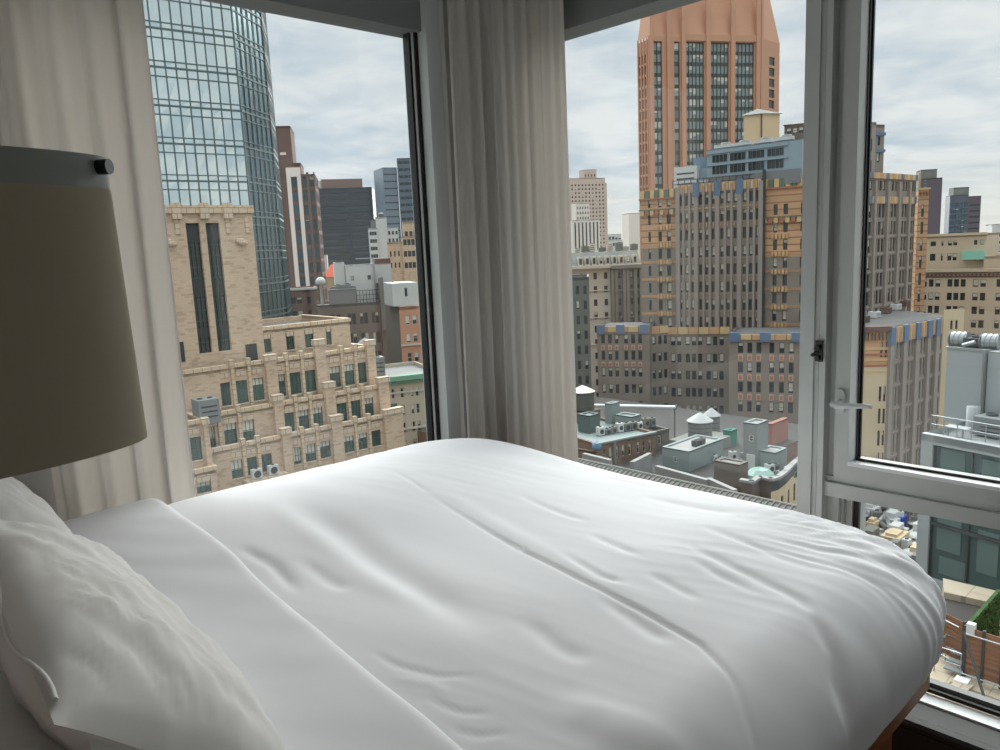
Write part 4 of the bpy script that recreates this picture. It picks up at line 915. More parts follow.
# left banded wing
zLt = Z(660, 189.5); cL = [(U(648.5), U(651)), (U(658.5), U(662)), (U(667), U(671))]; zs_ = rL[-3][0]-1.2; X.facade(fN, uL0, uL1, zg, zs_, m_taupe, cL, rL, 'dark', 0.35); X.facade(fN, uL0, uL1, zs_, zLt, m_orgst, cL, rL, 'dark', 0.35)
# centre
zCt = Z(720, 182); vC = -0.8
X.facade(fN, uL1, uC1, zg, zCt, m_taupe, [(U(a), U(b_)) for a, b_ in ((680.8, 683.7), (686.8, 689.7), (692.8, 695.7), (700.5, 703.6), (706.7, 709.8), (713.2, 716.3), (721.6, 724.8), (728, 731.2), (734.8, 738), (744, 747.3), (750.4, 753.7), (757, 760.3))], rC, 'dark', 0.35, v=vC)
# right banded wing
zRt = Z(780, 178); rR = rowpx(fN, 785, 209, 17.8, 9, 10.5)
cR_ = [(U(773), U(777)), (U(783), U(787.3)), (U(800), U(804))]; zs_ = rR[-3][0]-1.2; X.facade(fN, uC1, uR1, zg, zs_, m_taupe, cR_, rR, 'dark', 0.35); X.facade(fN, uC1, uR1, zs_, zRt, m_orgst, cR_, rR, 'dark', 0.35)
X.part('wall', m_taupe).face([fN(uL1, vC, zg), fN(uL1, 0, zg), fN(uL1, 0, zCt), fN(uL1, vC, zCt)]); X.part('wall', m_taupe).face([fN(uC1, 0, zg), fN(uC1, vC, zg), fN(uC1, vC, zCt), fN(uC1, 0, zCt)])
T = lambda u, v, z: fN(u, v, z)
def bx(part, u0, u1, v0, v1, z0, z1, m, fr=None): X.box(part, fr or fN, u0, u1, v0, v1, z0, z1, m)
# piers of the centre, pinkish, with blue heads at every third
xs = [680, 685.2, 691.2, 698.1, 705.2, 711.5, 719, 726.4, 733, 741, 749, 755.3, 762]
for i, a in enumerate(xs):
    w_ = 0.75 if i % 3 == 0 else 0.4
    bx('buttress', U(a)-w_/2, U(a)+w_/2, vC-0.25-(0.2 if i % 3 == 0 else 0), vC, zg, zCt-0.4, m_pier)
for k in range(24):
    a = uL1+(uC1-uL1)*k/24; b_ = uL1+(uC1-uL1)*(k+1)/24; bx('tile', a+0.05, b_-0.05, vC-0.2, vC, rC[-1][1]+0.4, zCt-0.1, (m_org, m_ylw)[k % 2])
    bx('tile', a+0.05, b_-0.05, vC-0.12, vC, rC[-2][1]+0.5, rC[-1][0]-0.5, (m_ylw, m_org)[k % 2])
    if k % 2 == 0: bx('tile', a+0.2, b_-0.1, vC-0.15, vC, rC[-3][1]+0.8, rC[-2][0]-0.7, m_red); bx('tile', a+0.45, b_-0.35, vC-0.17, vC, rC[-3][1]+1.1, rC[-2][0]-0.9, m_org)
for a in (698.1, 719, 741): bx('tile', U(a)-0.55, U(a)+0.6, vC-0.5, vC, rC[-1][1]-0.4, zCt+0.2, m_blue)
for r0, r1 in rC[:-3]:
    bx('band', uL1+0.2, uC1-0.2, vC-0.1, vC, r0-0.35, r0-0.15, m_pier)
# banded wings: taupe below, orange storeys above with courses of small tiles
for (a, b_, rr, zt_) in ((uL0, uL1, rL, zLt), (uC1, uR1, rR, zRt)):
    for i, (r0, r1) in enumerate(rr):
        k = len(rr)-1-i
        if k >= 3: bx('band', a-0.02, b_, -0.06, -0.01, r1+0.5, r1+0.8, m_org); bx('band', a-0.02, b_, -0.06, -0.01, r0-0.6, r0-0.4, m_org)
        if k >= 3: X.facade(fN, a, b_, r0-0.3, r1+0.4, m_taupe, [(c0, c1) for c0, c1 in ([(U(648.5), U(651)), (U(658.5), U(662)), (U(667), U(671))] if a == uL0 else [(U(773), U(777)), (U(783), U(787.3)), (U(800), U(804))])], [], v=-0.04) if False else None
        cc = (U(657), U(672.5)) if a == uL0 else (U(771), U(789))
        for q in range(5): w_ = (cc[1]-cc[0])/5; bx('tile', cc[0]+q*w_+0.1, cc[0]+(q+1)*w_-0.1, -0.3, -0.01, r0-1.05, r0-0.25, (m_org, m_ylw)[q % 2])
    n = int((b_-a)/0.9)
    for q in range(n):
        w_ = (b_-a)/n; u_ = a+q*w_; k = rr[-1][0]
        bx('tile', u_+0.12, u_+w_-0.12, -0.45, -0.01, k-1.4, k-0.5, m_red if q % 2 else m_ylw)
        bx('tile', u_+0.08, u_+w_-0.08, -0.3, -0.01, zt_-1.5, zt_-0.1, m_grn if q % 2 else m_ylw)
    bx('band', a-0.2, b_, -0.5, -0.01, rr[-1][0]-0.5, rr[-1][0]-0.3, m_grn); bx('band', a-0.2, b_, -0.4, -0.01, zt_-1.8, zt_-1.5, m_red)
    bx('band', a, b_, -0.05, -0.01, rr[-1][0]-0.2, rr[-1][1]+0.3, m_taupe) if False else None
# roof, left return and the long flank to the right (seen through the casement)
rp_ = X.part('roof', m_roof); rp_.face([fN(0, 0, zLt-0.8), fN(uR1, 0, zLt-0.8), fN(uR1, 40, zLt-0.8), fN(0, 40, zLt-0.8)])
lf = fN.left(40); X.facade(lf, 0, 40, zg, zLt, m_orgst)
cR = fN(uR1, 0, 0).to_2d(); fS = Fr(cR, -3)
US = lambda a, y=260: fS.U(a, y); ZS = lambda a, y: fS.Z(a, y)
uS0, uS1 = 0.0, US(913)
zSt = ZS(890, 173.5); rS = rowpx(fS, 885, 194+17, 17.0, 10, 13)
g = [(863, 866), (867, 870), (873.5, 876), (877, 879.3), (880.5, 882.8), (886, 888.2), (889.2, 891.2), (892.3, 894.2), (897, 899), (900, 901.8), (902.8, 904.5), (907, 908.5), (909.2, 910.7), (911.3, 912.6)]
cS = [(US(a), US(b_)) for a, b_ in g]
X.facade(fS, 0, uS1, zg-20, zSt, m_taupe, cS, rS+[(ZS(885, 190.5), ZS(885, 181))], 'dark', 0.35)
zp0, zp1 = ZS(880, 181), ZS(880, 174)
n = 26
for k in range(n):
    w_ = uS1/n; m_ = m_blue if k % 5 in (0,) else (m_ylw, m_org)[k % 2]
    bx('tile', k*w_+0.05, (k+1)*w_-0.05, -0.35, 0, zp0+0.4, zp1+0.2, m_, fS); bx('tile', k*w_+0.05, (k+1)*w_-0.05, -0.25, 0, ZS(880, 203.5), ZS(880, 196.5), m_, fS)
for a in (860, 871.8, 884.4, 895.6, 905.8): u_ = US(a); bx('buttress', u_-0.4, u_+0.4, -0.45, 0, zg-20, zp0, m_pier, fS)
for r0, r1 in rS[:-1]: bx('band', 0.2, uS1, -0.12, 0, r0-0.5, r0-0.2, m_pier, fS)
# turned end bay in orange courses
fT = Fr(fS(uS1, -0.5, 0).to_2d(), -62); wT = fT.U(927, 240); rT = rowpx(fT, 918, 211, 17, 9, 12)
X.facade(fT, 0, wT, zg-20, fT.Z(920, 189), m_orgst, [(fT.U(915.5, 240), fT.U(918, 240)), (fT.U(920, 240), fT.U(922.6, 240))], rT, 'dark', 0.3)
X.facade(fT, 0, fT.U(921, 180), fT.Z(920, 189), fT.Z(916, 173), m_org, [(fT.U(915, 184), fT.U(916.5, 184)), (fT.U(917.5, 184), fT.U(919.3, 184))], [(fT.Z(917, 187.5), fT.Z(917, 180.5))], 'dark', 0.3, v=0.3)
bx('string_course', -0.2, wT+0.2, -0.3, 0, fT.Z(920, 190), fT.Z(920, 188), m_ylw, fT)
for q in range(7): bx('tile', 0.3+q*wT/7, 0.1+(q+1)*wT/7, -0.35, 0, fT.Z(920, 196), fT.Z(920, 192), (m_red, m_ylw)[q % 2], fT)
fT2 = Fr(fT(wT, 0, 0).to_2d(), 28); X.facade(fT2, 0, 20, zg-20, fT.Z(920, 189), m_orgst)
rp_.face([fS(0, 0, zSt-0.8), fS(uS1+4, 0, zSt-0.8), fS(uS1+6, 30, zSt-0.8), fS(0, 30, zSt-0.8)])
X.box('downpipe', fN, U(763.3), U(765.8), -1.1, -0.5, zg, Z(764, 170), m_dark)
X.done()
p = fS(US(862), 12, 0); X = Bld('stair_tower', 'slim brick stair tower with blue terracotta trim above the ornate building roof, right pane', 'tower', (p.x, p.y, 0))
X.root.location.z = zSt-0.8; f = Fr(p.to_2d(), -20); zt_ = f.Z(880, 124); a, b_ = f.U(862, 150), f.U(886, 150)
X.block(f, a, f.U(875.5, 150), 6, zSt-0.8, f.Z(870, 122), m_pier, front=([(f.U(870, 150), f.U(872, 150))], storeys(zSt+1, 4, 3, 2.4), 'dark')); X.block(f, f.U(875.5, 150), b_, 6, zSt-0.8, zt_, m_taupe, v=0.5, front=([(f.U(879.5, 150), f.U(882, 150))], [(f.Z(880, 162), f.Z(880, 152)), (f.Z(880, 145), f.Z(880, 136))], 'dark'))
X.box('band', f, f.U(875.5, 150)-0.1, b_+0.1, 0.2, 0.6, f.Z(880, 152), f.Z(880, 149), m_blue); X.box('band', f, f.U(875.5, 150)-0.1, b_+0.1, 0.2, 0.6, f.Z(880, 135), f.Z(880, 132), m_blue); X.box('band', f, f.U(875.5, 150), f.U(877.5, 150), 0.3, 0.6, zSt, f.Z(880, 130), m_blue)
X.done()
u_ = US(907); b = MB(); fS_ = lambda a, b_, c: fS(a, b_, c); b.box(u_-1.5, u_+2.2, 8, 11, zSt-0.8, fS.Z(910, 168.5, 8), 0, fS_); thing(b, 'bulkhead', m_brown, 'small red brown brick bulkhead on the ornate roof, right pane', 'bulkhead')
# ---- lower wings of the ornate building, standing forward
WINGS = Bld('terraced_brick_wings', 'lower taupe brick wings with blue and orange parapet tiles standing before the ornate building', 'building', at(650, 330, 138), blind=0.5); X = WINGS
m_pk2 = mat('terracotta_pink', (196, 164, 142), 0.8)
def wing(fr, W, zt, cols, rows, m, D, v=0, tiles=True, pitch=1.9, blues=(), top=None):
    X.facade(fr, 0, W, GZ, zt, m, cols, rows, 'dark', 0.3, v=v); n = max(2, round(W/pitch)); w_ = W/n
    if tiles:
        for k in range(n): bx('tile', k*w_+0.07, (k+1)*w_-0.07, v-0.2, v, rows[-1][1]+0.45, zt, (m_org, m_ylw)[k % 2], fr)
        for a in blues: bx('tile', a-0.75, a+0.75, v-0.45, v, rows[-1][1]+0.2, zt+0.35, m_blue, fr)
    X.part('roof', m_roof).face([fr(0, v, zt-0.5), fr(W, v, zt-0.5), fr(W, v+D, zt-0.5), fr(0, v+D, zt-0.5)])
    rf = fr.sub(W, v, 90); X.facade(rf, 0, D, GZ, zt, m); lf = fr.sub(0, v+D, -90); X.facade(lf, 0, D, GZ, zt, m)
p = at(597.5, 350, 142); fW = Fr(p, -60); W = fW.U(649.5, 350)
c_ = [(fW.U(a, 350), fW.U(b_, 350)) for a, b_ in ((601.5, 605), (608.3, 612), (615, 618.5), (624.2, 628), (631.3, 635.2), (638.3, 642))]
rw = rowpx(fW, 620, 339, 16.6, 7, 9)
wing(fW, W, fW.Z(620, 326.5), c_, rw, m_taupe, 12, blues=(0.75, fW.U(620.5, 330), W-0.9))
for r0, r1 in (rw[-2], rw[-3]):
    for (a, b_) in c_: bx('tile', a, b_, -0.15, 0, r1+0.25, r1+1.1, m_pk2, fW); bx('tile', (a+b_)/2-0.2, (a+b_)/2+0.2, -0.17, 0, r1+0.4, r1+0.9, m_red, fW)
p = at(651, 350, 144); fW2 = Fr(p, -24); W = fW2.U(668, 350); c1_ = [(fW2.U(a, 350), fW2.U(a+3.2, 350)) for a in (652.5, 658.5, 664)]
wing(fW2, W, fW2.Z(660, 326), c1_, rowpx(fW2, 660, 340, 17, 7, 8.5), m_taupe, 8)
fW3 = Fr(fW2(W, 0, 0).to_2d(), -62); W = fW3.U(730, 350); c1_ = [(fW3.U(a, 350), fW3.U(a+4.3, 350)) for a in (671, 677, 685.6, 691.8, 698, 706.5, 713, 719.5)]
wing(fW3, W, fW3.Z(700, 327), c1_, rowpx(fW3, 700, 341, 17.2, 7, 9), m_taupe, 8)
p = at(729, 370, 122); fW4 = Fr(p, -66); W = fW4.U(822, 370)
c_ = [(fW4.U(a, 370), fW4.U(b_, 370)) for a, b_ in ((738, 743), (747.3, 752), (756.3, 761), (769.3, 774), (779.2, 784), (788.6, 793.5), (803, 808), (812, 816))]
rw = rowpx(fW4, 770, 348, 19.8, 6, 10.5)
wing(fW4, W, fW4.Z(760, 334.5), c_, rw, m_taupe, 14, blues=(0.8, fW4.U(765.5, 335), fW4.U(797, 335)), pitch=1.6)
for r0, r1 in (rw[-2], rw[-3], rw[-4]):
    for (a, b_) in c_: bx('tile', a, b_, -0.15, 0, r1+0.25, r1+1.2, m_pk2, fW4); bx('tile', (a+b_)/2-0.2, (a+b_)/2+0.2, -0.17, 0, r1+0.4, r1+1.0, m_red, fW4)
# wing seen through the casement: orange turret corner and a long flank of fine piers
p = at(861, 340, 118); fV = Fr(p, -52); W = fV.U(889, 340); zV = fV.Z(875, 327)
rV = rowpx(fV, 882, 350, 22, 6, 15); X.facade(fV, -3, W, GZ, zV, m_orgst if False else m_org, [(fV.U(880.5, 345), fV.U(883, 345)), (fV.U(885, 345), fV.U(887.3, 345))], rV, 'dark', 0.3)
X.facade(fV, -3, W-0.02, GZ, fV.Z(875, 366), m_beige, [(fV.U(880.5, 345), fV.U(883, 345)), (fV.U(885, 345), fV.U(887.3, 345))], rV[:5], 'dark', 0.3, v=-0.05)
for q in range(14): bx('tile', -3+q*(W+3)/14+0.1, -3+(q+1)*(W+3)/14-0.1, -0.35, 0, fV.Z(875, 340), fV.Z(875, 333), (m_red, m_grn)[q % 2], fV)
bx('coping', -3.2, W+0.2, -0.6, 0.3, zV-0.5, zV+0.1, m_brown, fV)
for k in range(5): bx('band', -3, W, -0.1, 0, zV-3.2-k*0.8, zV-2.9-k*0.8, m_red if k % 2 else m_ylw, fV)
fF = Fr(fV(W, 0, 0).to_2d(), -7.5); UF = lambda a, y=330: fF.U(a, y); Wf = UF(943)
gF = []
for a, b_ in ((892, 902.5), (905, 914), (917.5, 926), (929, 934.5), (937, 942)):
    for k in range(3): w_ = (b_-a)/3; gF.append((UF(a+k*w_+0.25*w_), UF(a+k*w_+0.85*w_)))
rF = rowpx(fF, 915, 346, 22.5, 7, 17)
X.facade(fF, 0, Wf, GZ, zV, m_taupe, gF, rF, 'light', 0.3)
for a in (890.5, 903.7, 916, 927.5, 935.8): u_ = UF(a); bx('buttress', u_-0.45, u_+0.45, -0.4, 0, GZ, zV-1, m_pier, fF); bx('tile', u_-0.6, u_+0.7, -0.5, 0, zV-2.6, zV-0.1, m_blue, fF)
for k in range(26): w_ = Wf/26; bx('tile', k*w_+0.08, (k+1)*w_-0.08, -0.25, 0, zV-2.4, zV-0.2, (m_org, m_ylw)[k % 2], fF)
for r0, r1 in rF: bx('band', 0.2, Wf, -0.1, 0, r0-0.55, r0-0.3, m_pier, fF)
fG2 = Fr(fF(Wf, 0, 0).to_2d(), -40); W2_ = fG2.U(964, 320); X.facade(fG2, 0, W2_, GZ, fG2.Z(955, 309), m_beige, [(fG2.U(950, 330), fG2.U(952.5, 330)), (fG2.U(955, 330), fG2.U(957.5, 330))], rowpx(fG2, 953, 325, 21, 5, 9), 'dark', 0.3)
X.part('roof', m_roof).face([fV(-3, 0, zV-0.4), fV(W, 0, zV-0.4), fF(Wf, 0, zV-0.4), fG2(W2_, 0, zV-0.4), fG2(W2_, 14, zV-0.4), fF(Wf, 22, zV-0.4), fV(-3, 24, zV-0.4)])
X.done()
for i, a in enumerate((867, 878, 889, 899, 908)):
    q = at(a, 322-i*2.6, 128+i*7); fan_unit(Fr((q.x, q.y), -10), -0.7, 0, zV-0.4, 1.5, 1.2, 1.0, 'white fan unit in the row on the lower brick roof, right pane', m_white_w if i % 2 else m_brown, 'fan units on the lower brick roof')
# ---- rooftop plant of the ornate building
p = fN(U(690), 6, 0); X = Bld('glazed_penthouse', 'long blue grey glazed plant room on top of the ornate brick building', 'penthouse', (p.x, p.y, 0)); zb = zLt-0.8; X.root.location.z = zb
f = Fr(at(705, 180, 150).to_2d(), -84); U7 = lambda a, y=165: f.U(a, y); Z7 = lambda a, y: f.Z(a, y)
m_pg = mat('penthouse_metal', (150, 166, 174), 0.5, 0.2, var=0.08, vs=0.4); X.block(f, U7(707), U7(802), 10, zb, Z7(740, 146), m_pg, par=0.2)
W_ = U7(783)-U7(709); 
for r in range(2):
    for c in range(4):
        u0 = U7(711)+c*W_/4; z0_, z1_ = (Z7(745, 172), Z7(745, 162)) if r == 0 else (Z7(745, 160), Z7(745, 151))
        for k in range(4): X.wins.append((f, u0+0.3+k*(W_/4-0.5)/4, -0.10, z0_+0.15, (W_/4-0.5)/4-0.12, z1_-z0_-0.3, 'plain'))
X.box('band', f, U7(707), U7(788), -0.25, 0, Z7(745, 162)-0.1, Z7(745, 160.5), m_pg); X.box('band', f, U7(707), U7(788), -0.3, 0, Z7(745, 150.3), Z7(745, 147), m_pg)
X.box('base_panel', f, U7(700), U7(802), -0.8, 0, zb, Z7(745, 174), m_cool)
X.box('blue_box', f, U7(690), U7(706), 1.5, 5, zb, Z7(698, 157), mat('panel_blue_grey', (112, 130, 148), 0.7)); X.box('blue_box', f, U7(692), U7(708), 1.0, 5, zb, Z7(698, 168), m_pg)
X.done()
q = f(0, 0, 0)
for i, a in enumerate((722, 741, 762, 783)):
    u_ = U7(a, 150); root = empty('exhaust_fan', f(u_, 1.6, Z7(745, 146)-0.2), 'grey drum exhaust fan with a white cap in the row on the glazed plant room', 'exhaust fan', 'exhaust fans on the glazed plant room')
    b = MB(); b.lathe([(1.1, 0), (1.1, 0.9), (0.8, 1.4), (0.02, 1.5)], f(u_, 1.6, Z7(745, 146)-0.2), 18); b.build('drum', m_limed, root)
    b = MB(); b.box(u_-1.6, u_+1.6, 0.1, 0.9, Z7(745, 146)+0.2, Z7(745, 146)+0.75, 0, lambda x_, y_, z_: f(x_, y_, z_)); bevel(b.build('white_cap', m_white_w, root), 0.15)
p = at(743.5, 145, 170); f = Fr(p, -70); X = Bld('tank_house', 'cream tank house with a low hipped roof above the glazed plant room', 'rooftop house', p); X.root.location.z = f.Z(760, 150)
m_cream = mat('render_cream', (214, 188, 152), 0.85, var=0.05, vs=0.5); W = f.U(761.5, 130); z0_, z1_ = f.Z(760, 150), f.Z(750, 115)
X.facade(f, 0, W, z0_, z1_, m_cream); f2_ = Fr(f(W, 0, 0).to_2d(), -28); W2_ = f2_.U(779.5, 130); X.facade(f2_, 0, W2_, z0_, z1_, m_cream); X.facade(f2_.right(W2_), 0, W, z0_, z1_, m_cream); X.facade(f.left(8), 0, 8, z0_, z1_, m_cream)
X.box('pipe', f, W-0.15, W+0.15, -0.2, 0, z0_, z1_, m_brown); rr = X.part('hipped_roof', m_limed); c4 = [f(-0.5, -0.4, z1_), f(W, -0.5, z1_), f2_(W2_+0.5, -0.5, z1_), f2_.right(W2_)(W, 0, z1_)]; ap = (c4[0]+c4[2])/2+Vector((2, 2, 1.6))
for i in range(4): rr.face([c4[i], c4[(i+1) % 4], ap])
rr.face(c4[::-1]); X.done()
p = at(784, 150, 178); f = Fr(p, -70); X = Bld('domed_bulkhead', 'grey brick bulkhead with a shallow pitched roof beside the cream tank house', 'rooftop house', p); X.root.location.z = f.Z(790, 150)
W = f.U(812, 135); X.block(f, 0, W, 6, f.Z(790, 150), f.Z(790, 124.5), m_taupe2, front=(spread(0.3, W-0.3, 4, 0.9), [(f.Z(790, 134), f.Z(790, 128))], 'dark'), par=0)
rr = X.part('pitched_roof', m_limed); z1_ = f.Z(790, 124.5); z2_ = f.Z(797, 119.5); rr.face([f(-0.3, -0.3, z1_), f(W+.3, -0.3, z1_), f(W*0.7, 3, z2_), f(W*0.3, 3, z2_)]); rr.face([f(-0.3, 6.3, z1_), f(-0.3, -0.3, z1_), f(W*0.3, 3, z2_)]); X.done()
u_, z_ = fN.uz(798, 172, 3); root = empty('satellite_dish', fN(u_, 3, zRt-0.8), 'cream satellite dish at the right end of the ornate roof beside the mullion', 'satellite dish')
b = MB(); c_ = fN(u_, 3, z_); ax = (-fN.v*1.0+fN.u*-0.5); ax = Vector((ax.x, ax.y, 0.6)).normalized(); ex = ax.cross(Vector((0, 0, 1))).normalized(); ey = ex.cross(ax)
R = [[c_+ax*(0.5*(r_/1.4)**2)+ (ex*cos(2*pi*k/20)+ey*sin(2*pi*k/20))*r_ for r_ in (0.02, 0.5, 0.9, 1.2, 1.4)] for k in range(21)]; b.grid(R); so_ = b.build('dish', m_cream, root); so_.modifiers.new('t', 'SOLIDIFY').thickness = 0.08
b = MB(); b.tube([fN(u_, 3, zRt-0.8), c_-ax*0.1], 0.15, 8); b.build('mast', m_cream, root); b = MB(); b.tube([c_, c_+ax*1.3], 0.06, 6); b.build('feed_arm', m_cream, root)
u_ = fN.U(674, 180, 2); fan_unit(fN, u_, 2, zLt-0.8, fN.U(697, 180, 2)-u_, 2.2, fN.Z(685, 166.5, 2)-zLt+0.8, 'long pale cooling unit at the left end of the ornate roof', m_white_w, fans=5, name='cooling_unit')
for i, a in enumerate((703, 711, 722, 734, 748, 754)):
    u_ = fN.U(a, 178, 2); fan_unit(fN, u_-0.5, 1.4, zCt-0.8, 1.3, 1.0, 1.5, 'small white roof unit in the row along the ornate parapet', m_white_w, 'roof units along the ornate parapet')
rail('roof_railing', fN, U(672), U(762), 0.4, zCt-0.5, 1.4, 14, 'dark railing along the top of the ornate parapet', m_dark, 2, 0.07)
# ---- distant towers, middle window
p = at(571, 230, 640); f = Fr(p, -28); X = Bld('apartment_tower', 'distant pinkish apartment tower with a small crown, left in the middle window', 'skyscraper', p, blind=0.2); m_pk = mat('brick_pink_pale', (196, 178, 164), 0.85)
W = f.U(608, 200); zt = f.Z(590, 178); X.block(f, 0, W*0.93, 20, GZ, zt, m_pk, front=(spread(0.5, W*0.93-0.5, 10, 1.3), storeys(zt-3.2-3.1*34, 3.1, 34, 1.5), 'dark')); X.block(f, W*0.93, W, 18, GZ, zt-4, m_pk, v=2)
X.block(f, f.U(585.5, 175), f.U(598.5, 175), 10, zt-1, f.Z(592, 169), m_pk, v=4, front=(spread(f.U(586, 175), f.U(598, 175), 4, 1.0), [(zt+1.5, zt+3.4)], 'dark')); X.done()
p = at(573, 240, 520); f = Fr(p, -30); X = Bld('pale_tower', 'pale cream slab with vertical piers before the pinkish apartment tower', 'skyscraper', p, blind=0.1); m_cr = mat('stone_cream_pale', (222, 214, 202), 0.85)
a, b_ = 0, f.U(600, 230); X.block(f, a, b_, 12, GZ, f.Z(590, 219.5), m_cr, front=(spread(0.5, b_-0.5, 7, 1.0), [(f.Z(590, 250), f.Z(590, 222))], 'plain')); X.block(f, f.U(577.5, 215), f.U(591.5, 215), 9, GZ, f.Z(585, 202.5), m_cr, v=3, front=(spread(f.U(578, 215), f.U(591, 215), 5, 0.8), storeys(f.Z(585, 219), 3.3, 3, 1.6), 'plain')); X.done()
p = at(629, 240, 560); f = Fr(p, -34); X = Bld('cream_block', 'plain cream block on the skyline at the left edge of the orange tower', 'building', p); X.block(f, 0, f.U(646, 230), 14, GZ, f.Z(635, 213), m_cr); X.done()
p = at(609, 245, 700); f = Fr(p, -34); X = Bld('white_low_block', 'low white building on the skyline right of the pinkish apartment tower', 'building', p); W = f.U(625, 240)
X.block(f, -10, W, 14, GZ, f.Z(615, 240), m_white_w, front=(spread(0, W, 5, 2), [(f.Z(615, 246), f.Z(615, 243))], 'dark')); X.block(f, 0, f.U(622, 235), 10, GZ, f.Z(615, 234), m_white_w, v=2, front=(spread(0, f.U(622, 235), 4, 2), [(f.Z(615, 239.5), f.Z(615, 236.5))], 'dark')); X.done()
# ---- grey stone building with the mansard
p = at(577, 300, 182); f = Fr(p, -40); X = Bld('stone_building', 'pale grey stone building with ornate dark corner bays, left of the ornate brick building', 'building', p, blind=0.2)
U = lambda a, y=300, v=0: f.U(a, y, v); Z = lambda a, y, v=0: f.Z(a, y, v); zt = Z(600, 265)
rw = rowpx(f, 598, 276, 13.3, 10, 6.5)
X.block(f, -6, U(611), 14, GZ, zt, m_lime, front=([(U(581), U(583.5)), (U(594), U(597.5)), (U(604.5), U(608))], rw, 'dark'))
X.block(f, U(610.5), U(642), 14, GZ, zt-0.5, m_limed, v=-0.7, front=([(U(618), U(620.5)), (U(630), U(632.5)), (U(637), U(639))], rw[3:], 'dark'))
X.box('cornice', f, -6.2, U(642), -1.4, 0, zt-0.7, zt, m_lime); X.box('cornice', f, U(610.5), U(643), -2.0, 0, zt-1.0, zt-0.2, m_limed)
for a in (612, 615.5, 623.5, 627, 634.5, 640): X.box('pilaster', f, U(a)-0.35, U(a)+0.35, -1.5, -0.6, GZ, zt-1.2, m_limed)
for y in (291, 318, 345): X.box('string_course', f, -6, U(611), -0.3, 0, Z(600, y), Z(600, y-1.2), m_lime); X.box('string_course', f, U(610.5), U(642), -1.2, -0.6, Z(620, y), Z(620, y-2), m_limed)
ms = X.part('mansard_roof', m_limed); z0_, z1_ = zt-0.3, Z(600, 252)
ms.face([f(-6, 0.3, z0_), f(U(642), 0.3, z0_), f(U(642), 4, z1_), f(-6, 4, z1_)]); ms.face([f(-6, 4, z1_), f(U(642), 4, z1_), f(U(642), 12, z1_), f(-6, 12, z1_)])
for k in range(9):
    a = 580+k*6.8; u_ = U(a, 258, 1.0); X.box('dormer', f, u_-0.5, u_+0.5, 0.4, 2.6, z0_, z0_+2.3, m_lime); X.wins.append((f, u_-0.3, 0.3, z0_+0.6, 0.6, 1.3, 'dark'))
X.done()
for k, (a, y) in enumerate(((578, 251), (585, 250), (593, 249), (602, 248), (611, 247), (619, 248), (627, 248), (634, 249))):
    u_ = U(a, 250, 6); fan_unit(f, u_-0.8, 6, z1_, 1.3+0.5*(k % 2), 1.2, 1.0+0.5*(k % 3), 'grey roof unit in the row on the pale grey stone building', m_limed if k % 2 else m_lime, 'roof units on the pale grey stone building')
p = at(573, 300, 140); f = Fr(p, -50); X = Bld('grey_building', 'narrow dark grey building between the corner curtain and the brick wings', 'building', p, blind=0.2); m_dg = mat('brick_dark_grey', (112, 114, 108), 0.9, uv=True, var=0.12, vs=0.3)
W = f.U(590, 320); X.block(f, -8, W, 12, GZ, f.Z(580, 277), m_dg, front=([(f.U(576, 300), f.U(579.5, 300)), (f.U(583.5, 300), f.U(587, 300))], rowpx(f, 582, 290, 15, 12, 8.5), 'dark')); X.done()
# ================================================================== CITY: near roofs, terrace, far right
# ---- sand coloured building in the right pane
p = at(915, 300, 215); f = Fr(p, -88); X = Bld('sand_brick_building', 'wide sand coloured brick building with a stepped top, in the right window pane', 'building', p, blind=0.6)
U = lambda a, y=290, v=0: f.U(a, y, v); Z = lambda a, y, v=0: f.Z(a, y, v); W = U(1060); m_sand = mat('brick_sand', (198, 180, 154), 0.88, uv=True, var=0.1, vs=0.2)
rw = rowpx(f, 960, 283, 13.5, 8, 7.5)
cc = [(U(a), U(b_)) for a, b_ in ((918, 922), (923.5, 926.5), (928.5, 933.2), (935, 939.8), (947, 952), (953.5, 958.5), (960.3, 965.3), (972.5, 978), (980, 985.5), (996, 1001), (1003, 1008))]
X.block(f, 0, W, 20, GZ, Z(950, 271), m_sand, front=(cc, rw, 'dark'), rec=0.3)
X.box('cornice', f, -0.3, W, -0.8, 0, Z(950, 272), Z(950, 269), m_sand); X.box('band', f, 0, W, -0.15, 0, Z(950, 277.5), Z(950, 276), m_brown)
for k in range(60): X.box('band', f, k*0.85, k*0.85+0.35, -0.4, 0, Z(950, 275.6), Z(950, 274), m_brown)
v = 3; c2_ = [(U(a, 243, v), U(b_, 243, v)) for a, b_ in ((930.5, 936), (941.5, 943.5), (948, 952), (953.3, 957.3), (974, 977.3), (980, 984))]
X.block(f, 0, U(986.5, 243, v), 12, Z(950, 271), Z(950, 234.5, v), m_sand, v=v, front=(c2_, [(Z(950, 260.5, v), Z(950, 253.5, v)), (Z(950, 245.5, v), Z(950, 241, v))], 'dark')); X.box('cornice', f, -0.2, U(987, 243, v), v-0.4, v+0.2, Z(950, 236, v), Z(950, 233.5, v), m_beige)
X.box('mint_box', f, U(962.5, 255, 2), U(985, 255, 2), 1.4, v, Z(970, 259.5, 2), Z(970, 251, 2), mat('panel_mint', (140, 196, 176), 0.7)); X.block(f, U(984, 255, 1.5), W, 10, Z(950, 272), Z(1000, 256, 1.5), m_sand, v=1.5)
X.done()
p = at(922, 230, 420); f = Fr(p, -60); X = Bld('dark_tower', 'plain dark plum coloured tower with a grey cap behind the sand coloured building', 'skyscraper', p); m_pl = mat('facade_plum', (96, 88, 96), 0.6)
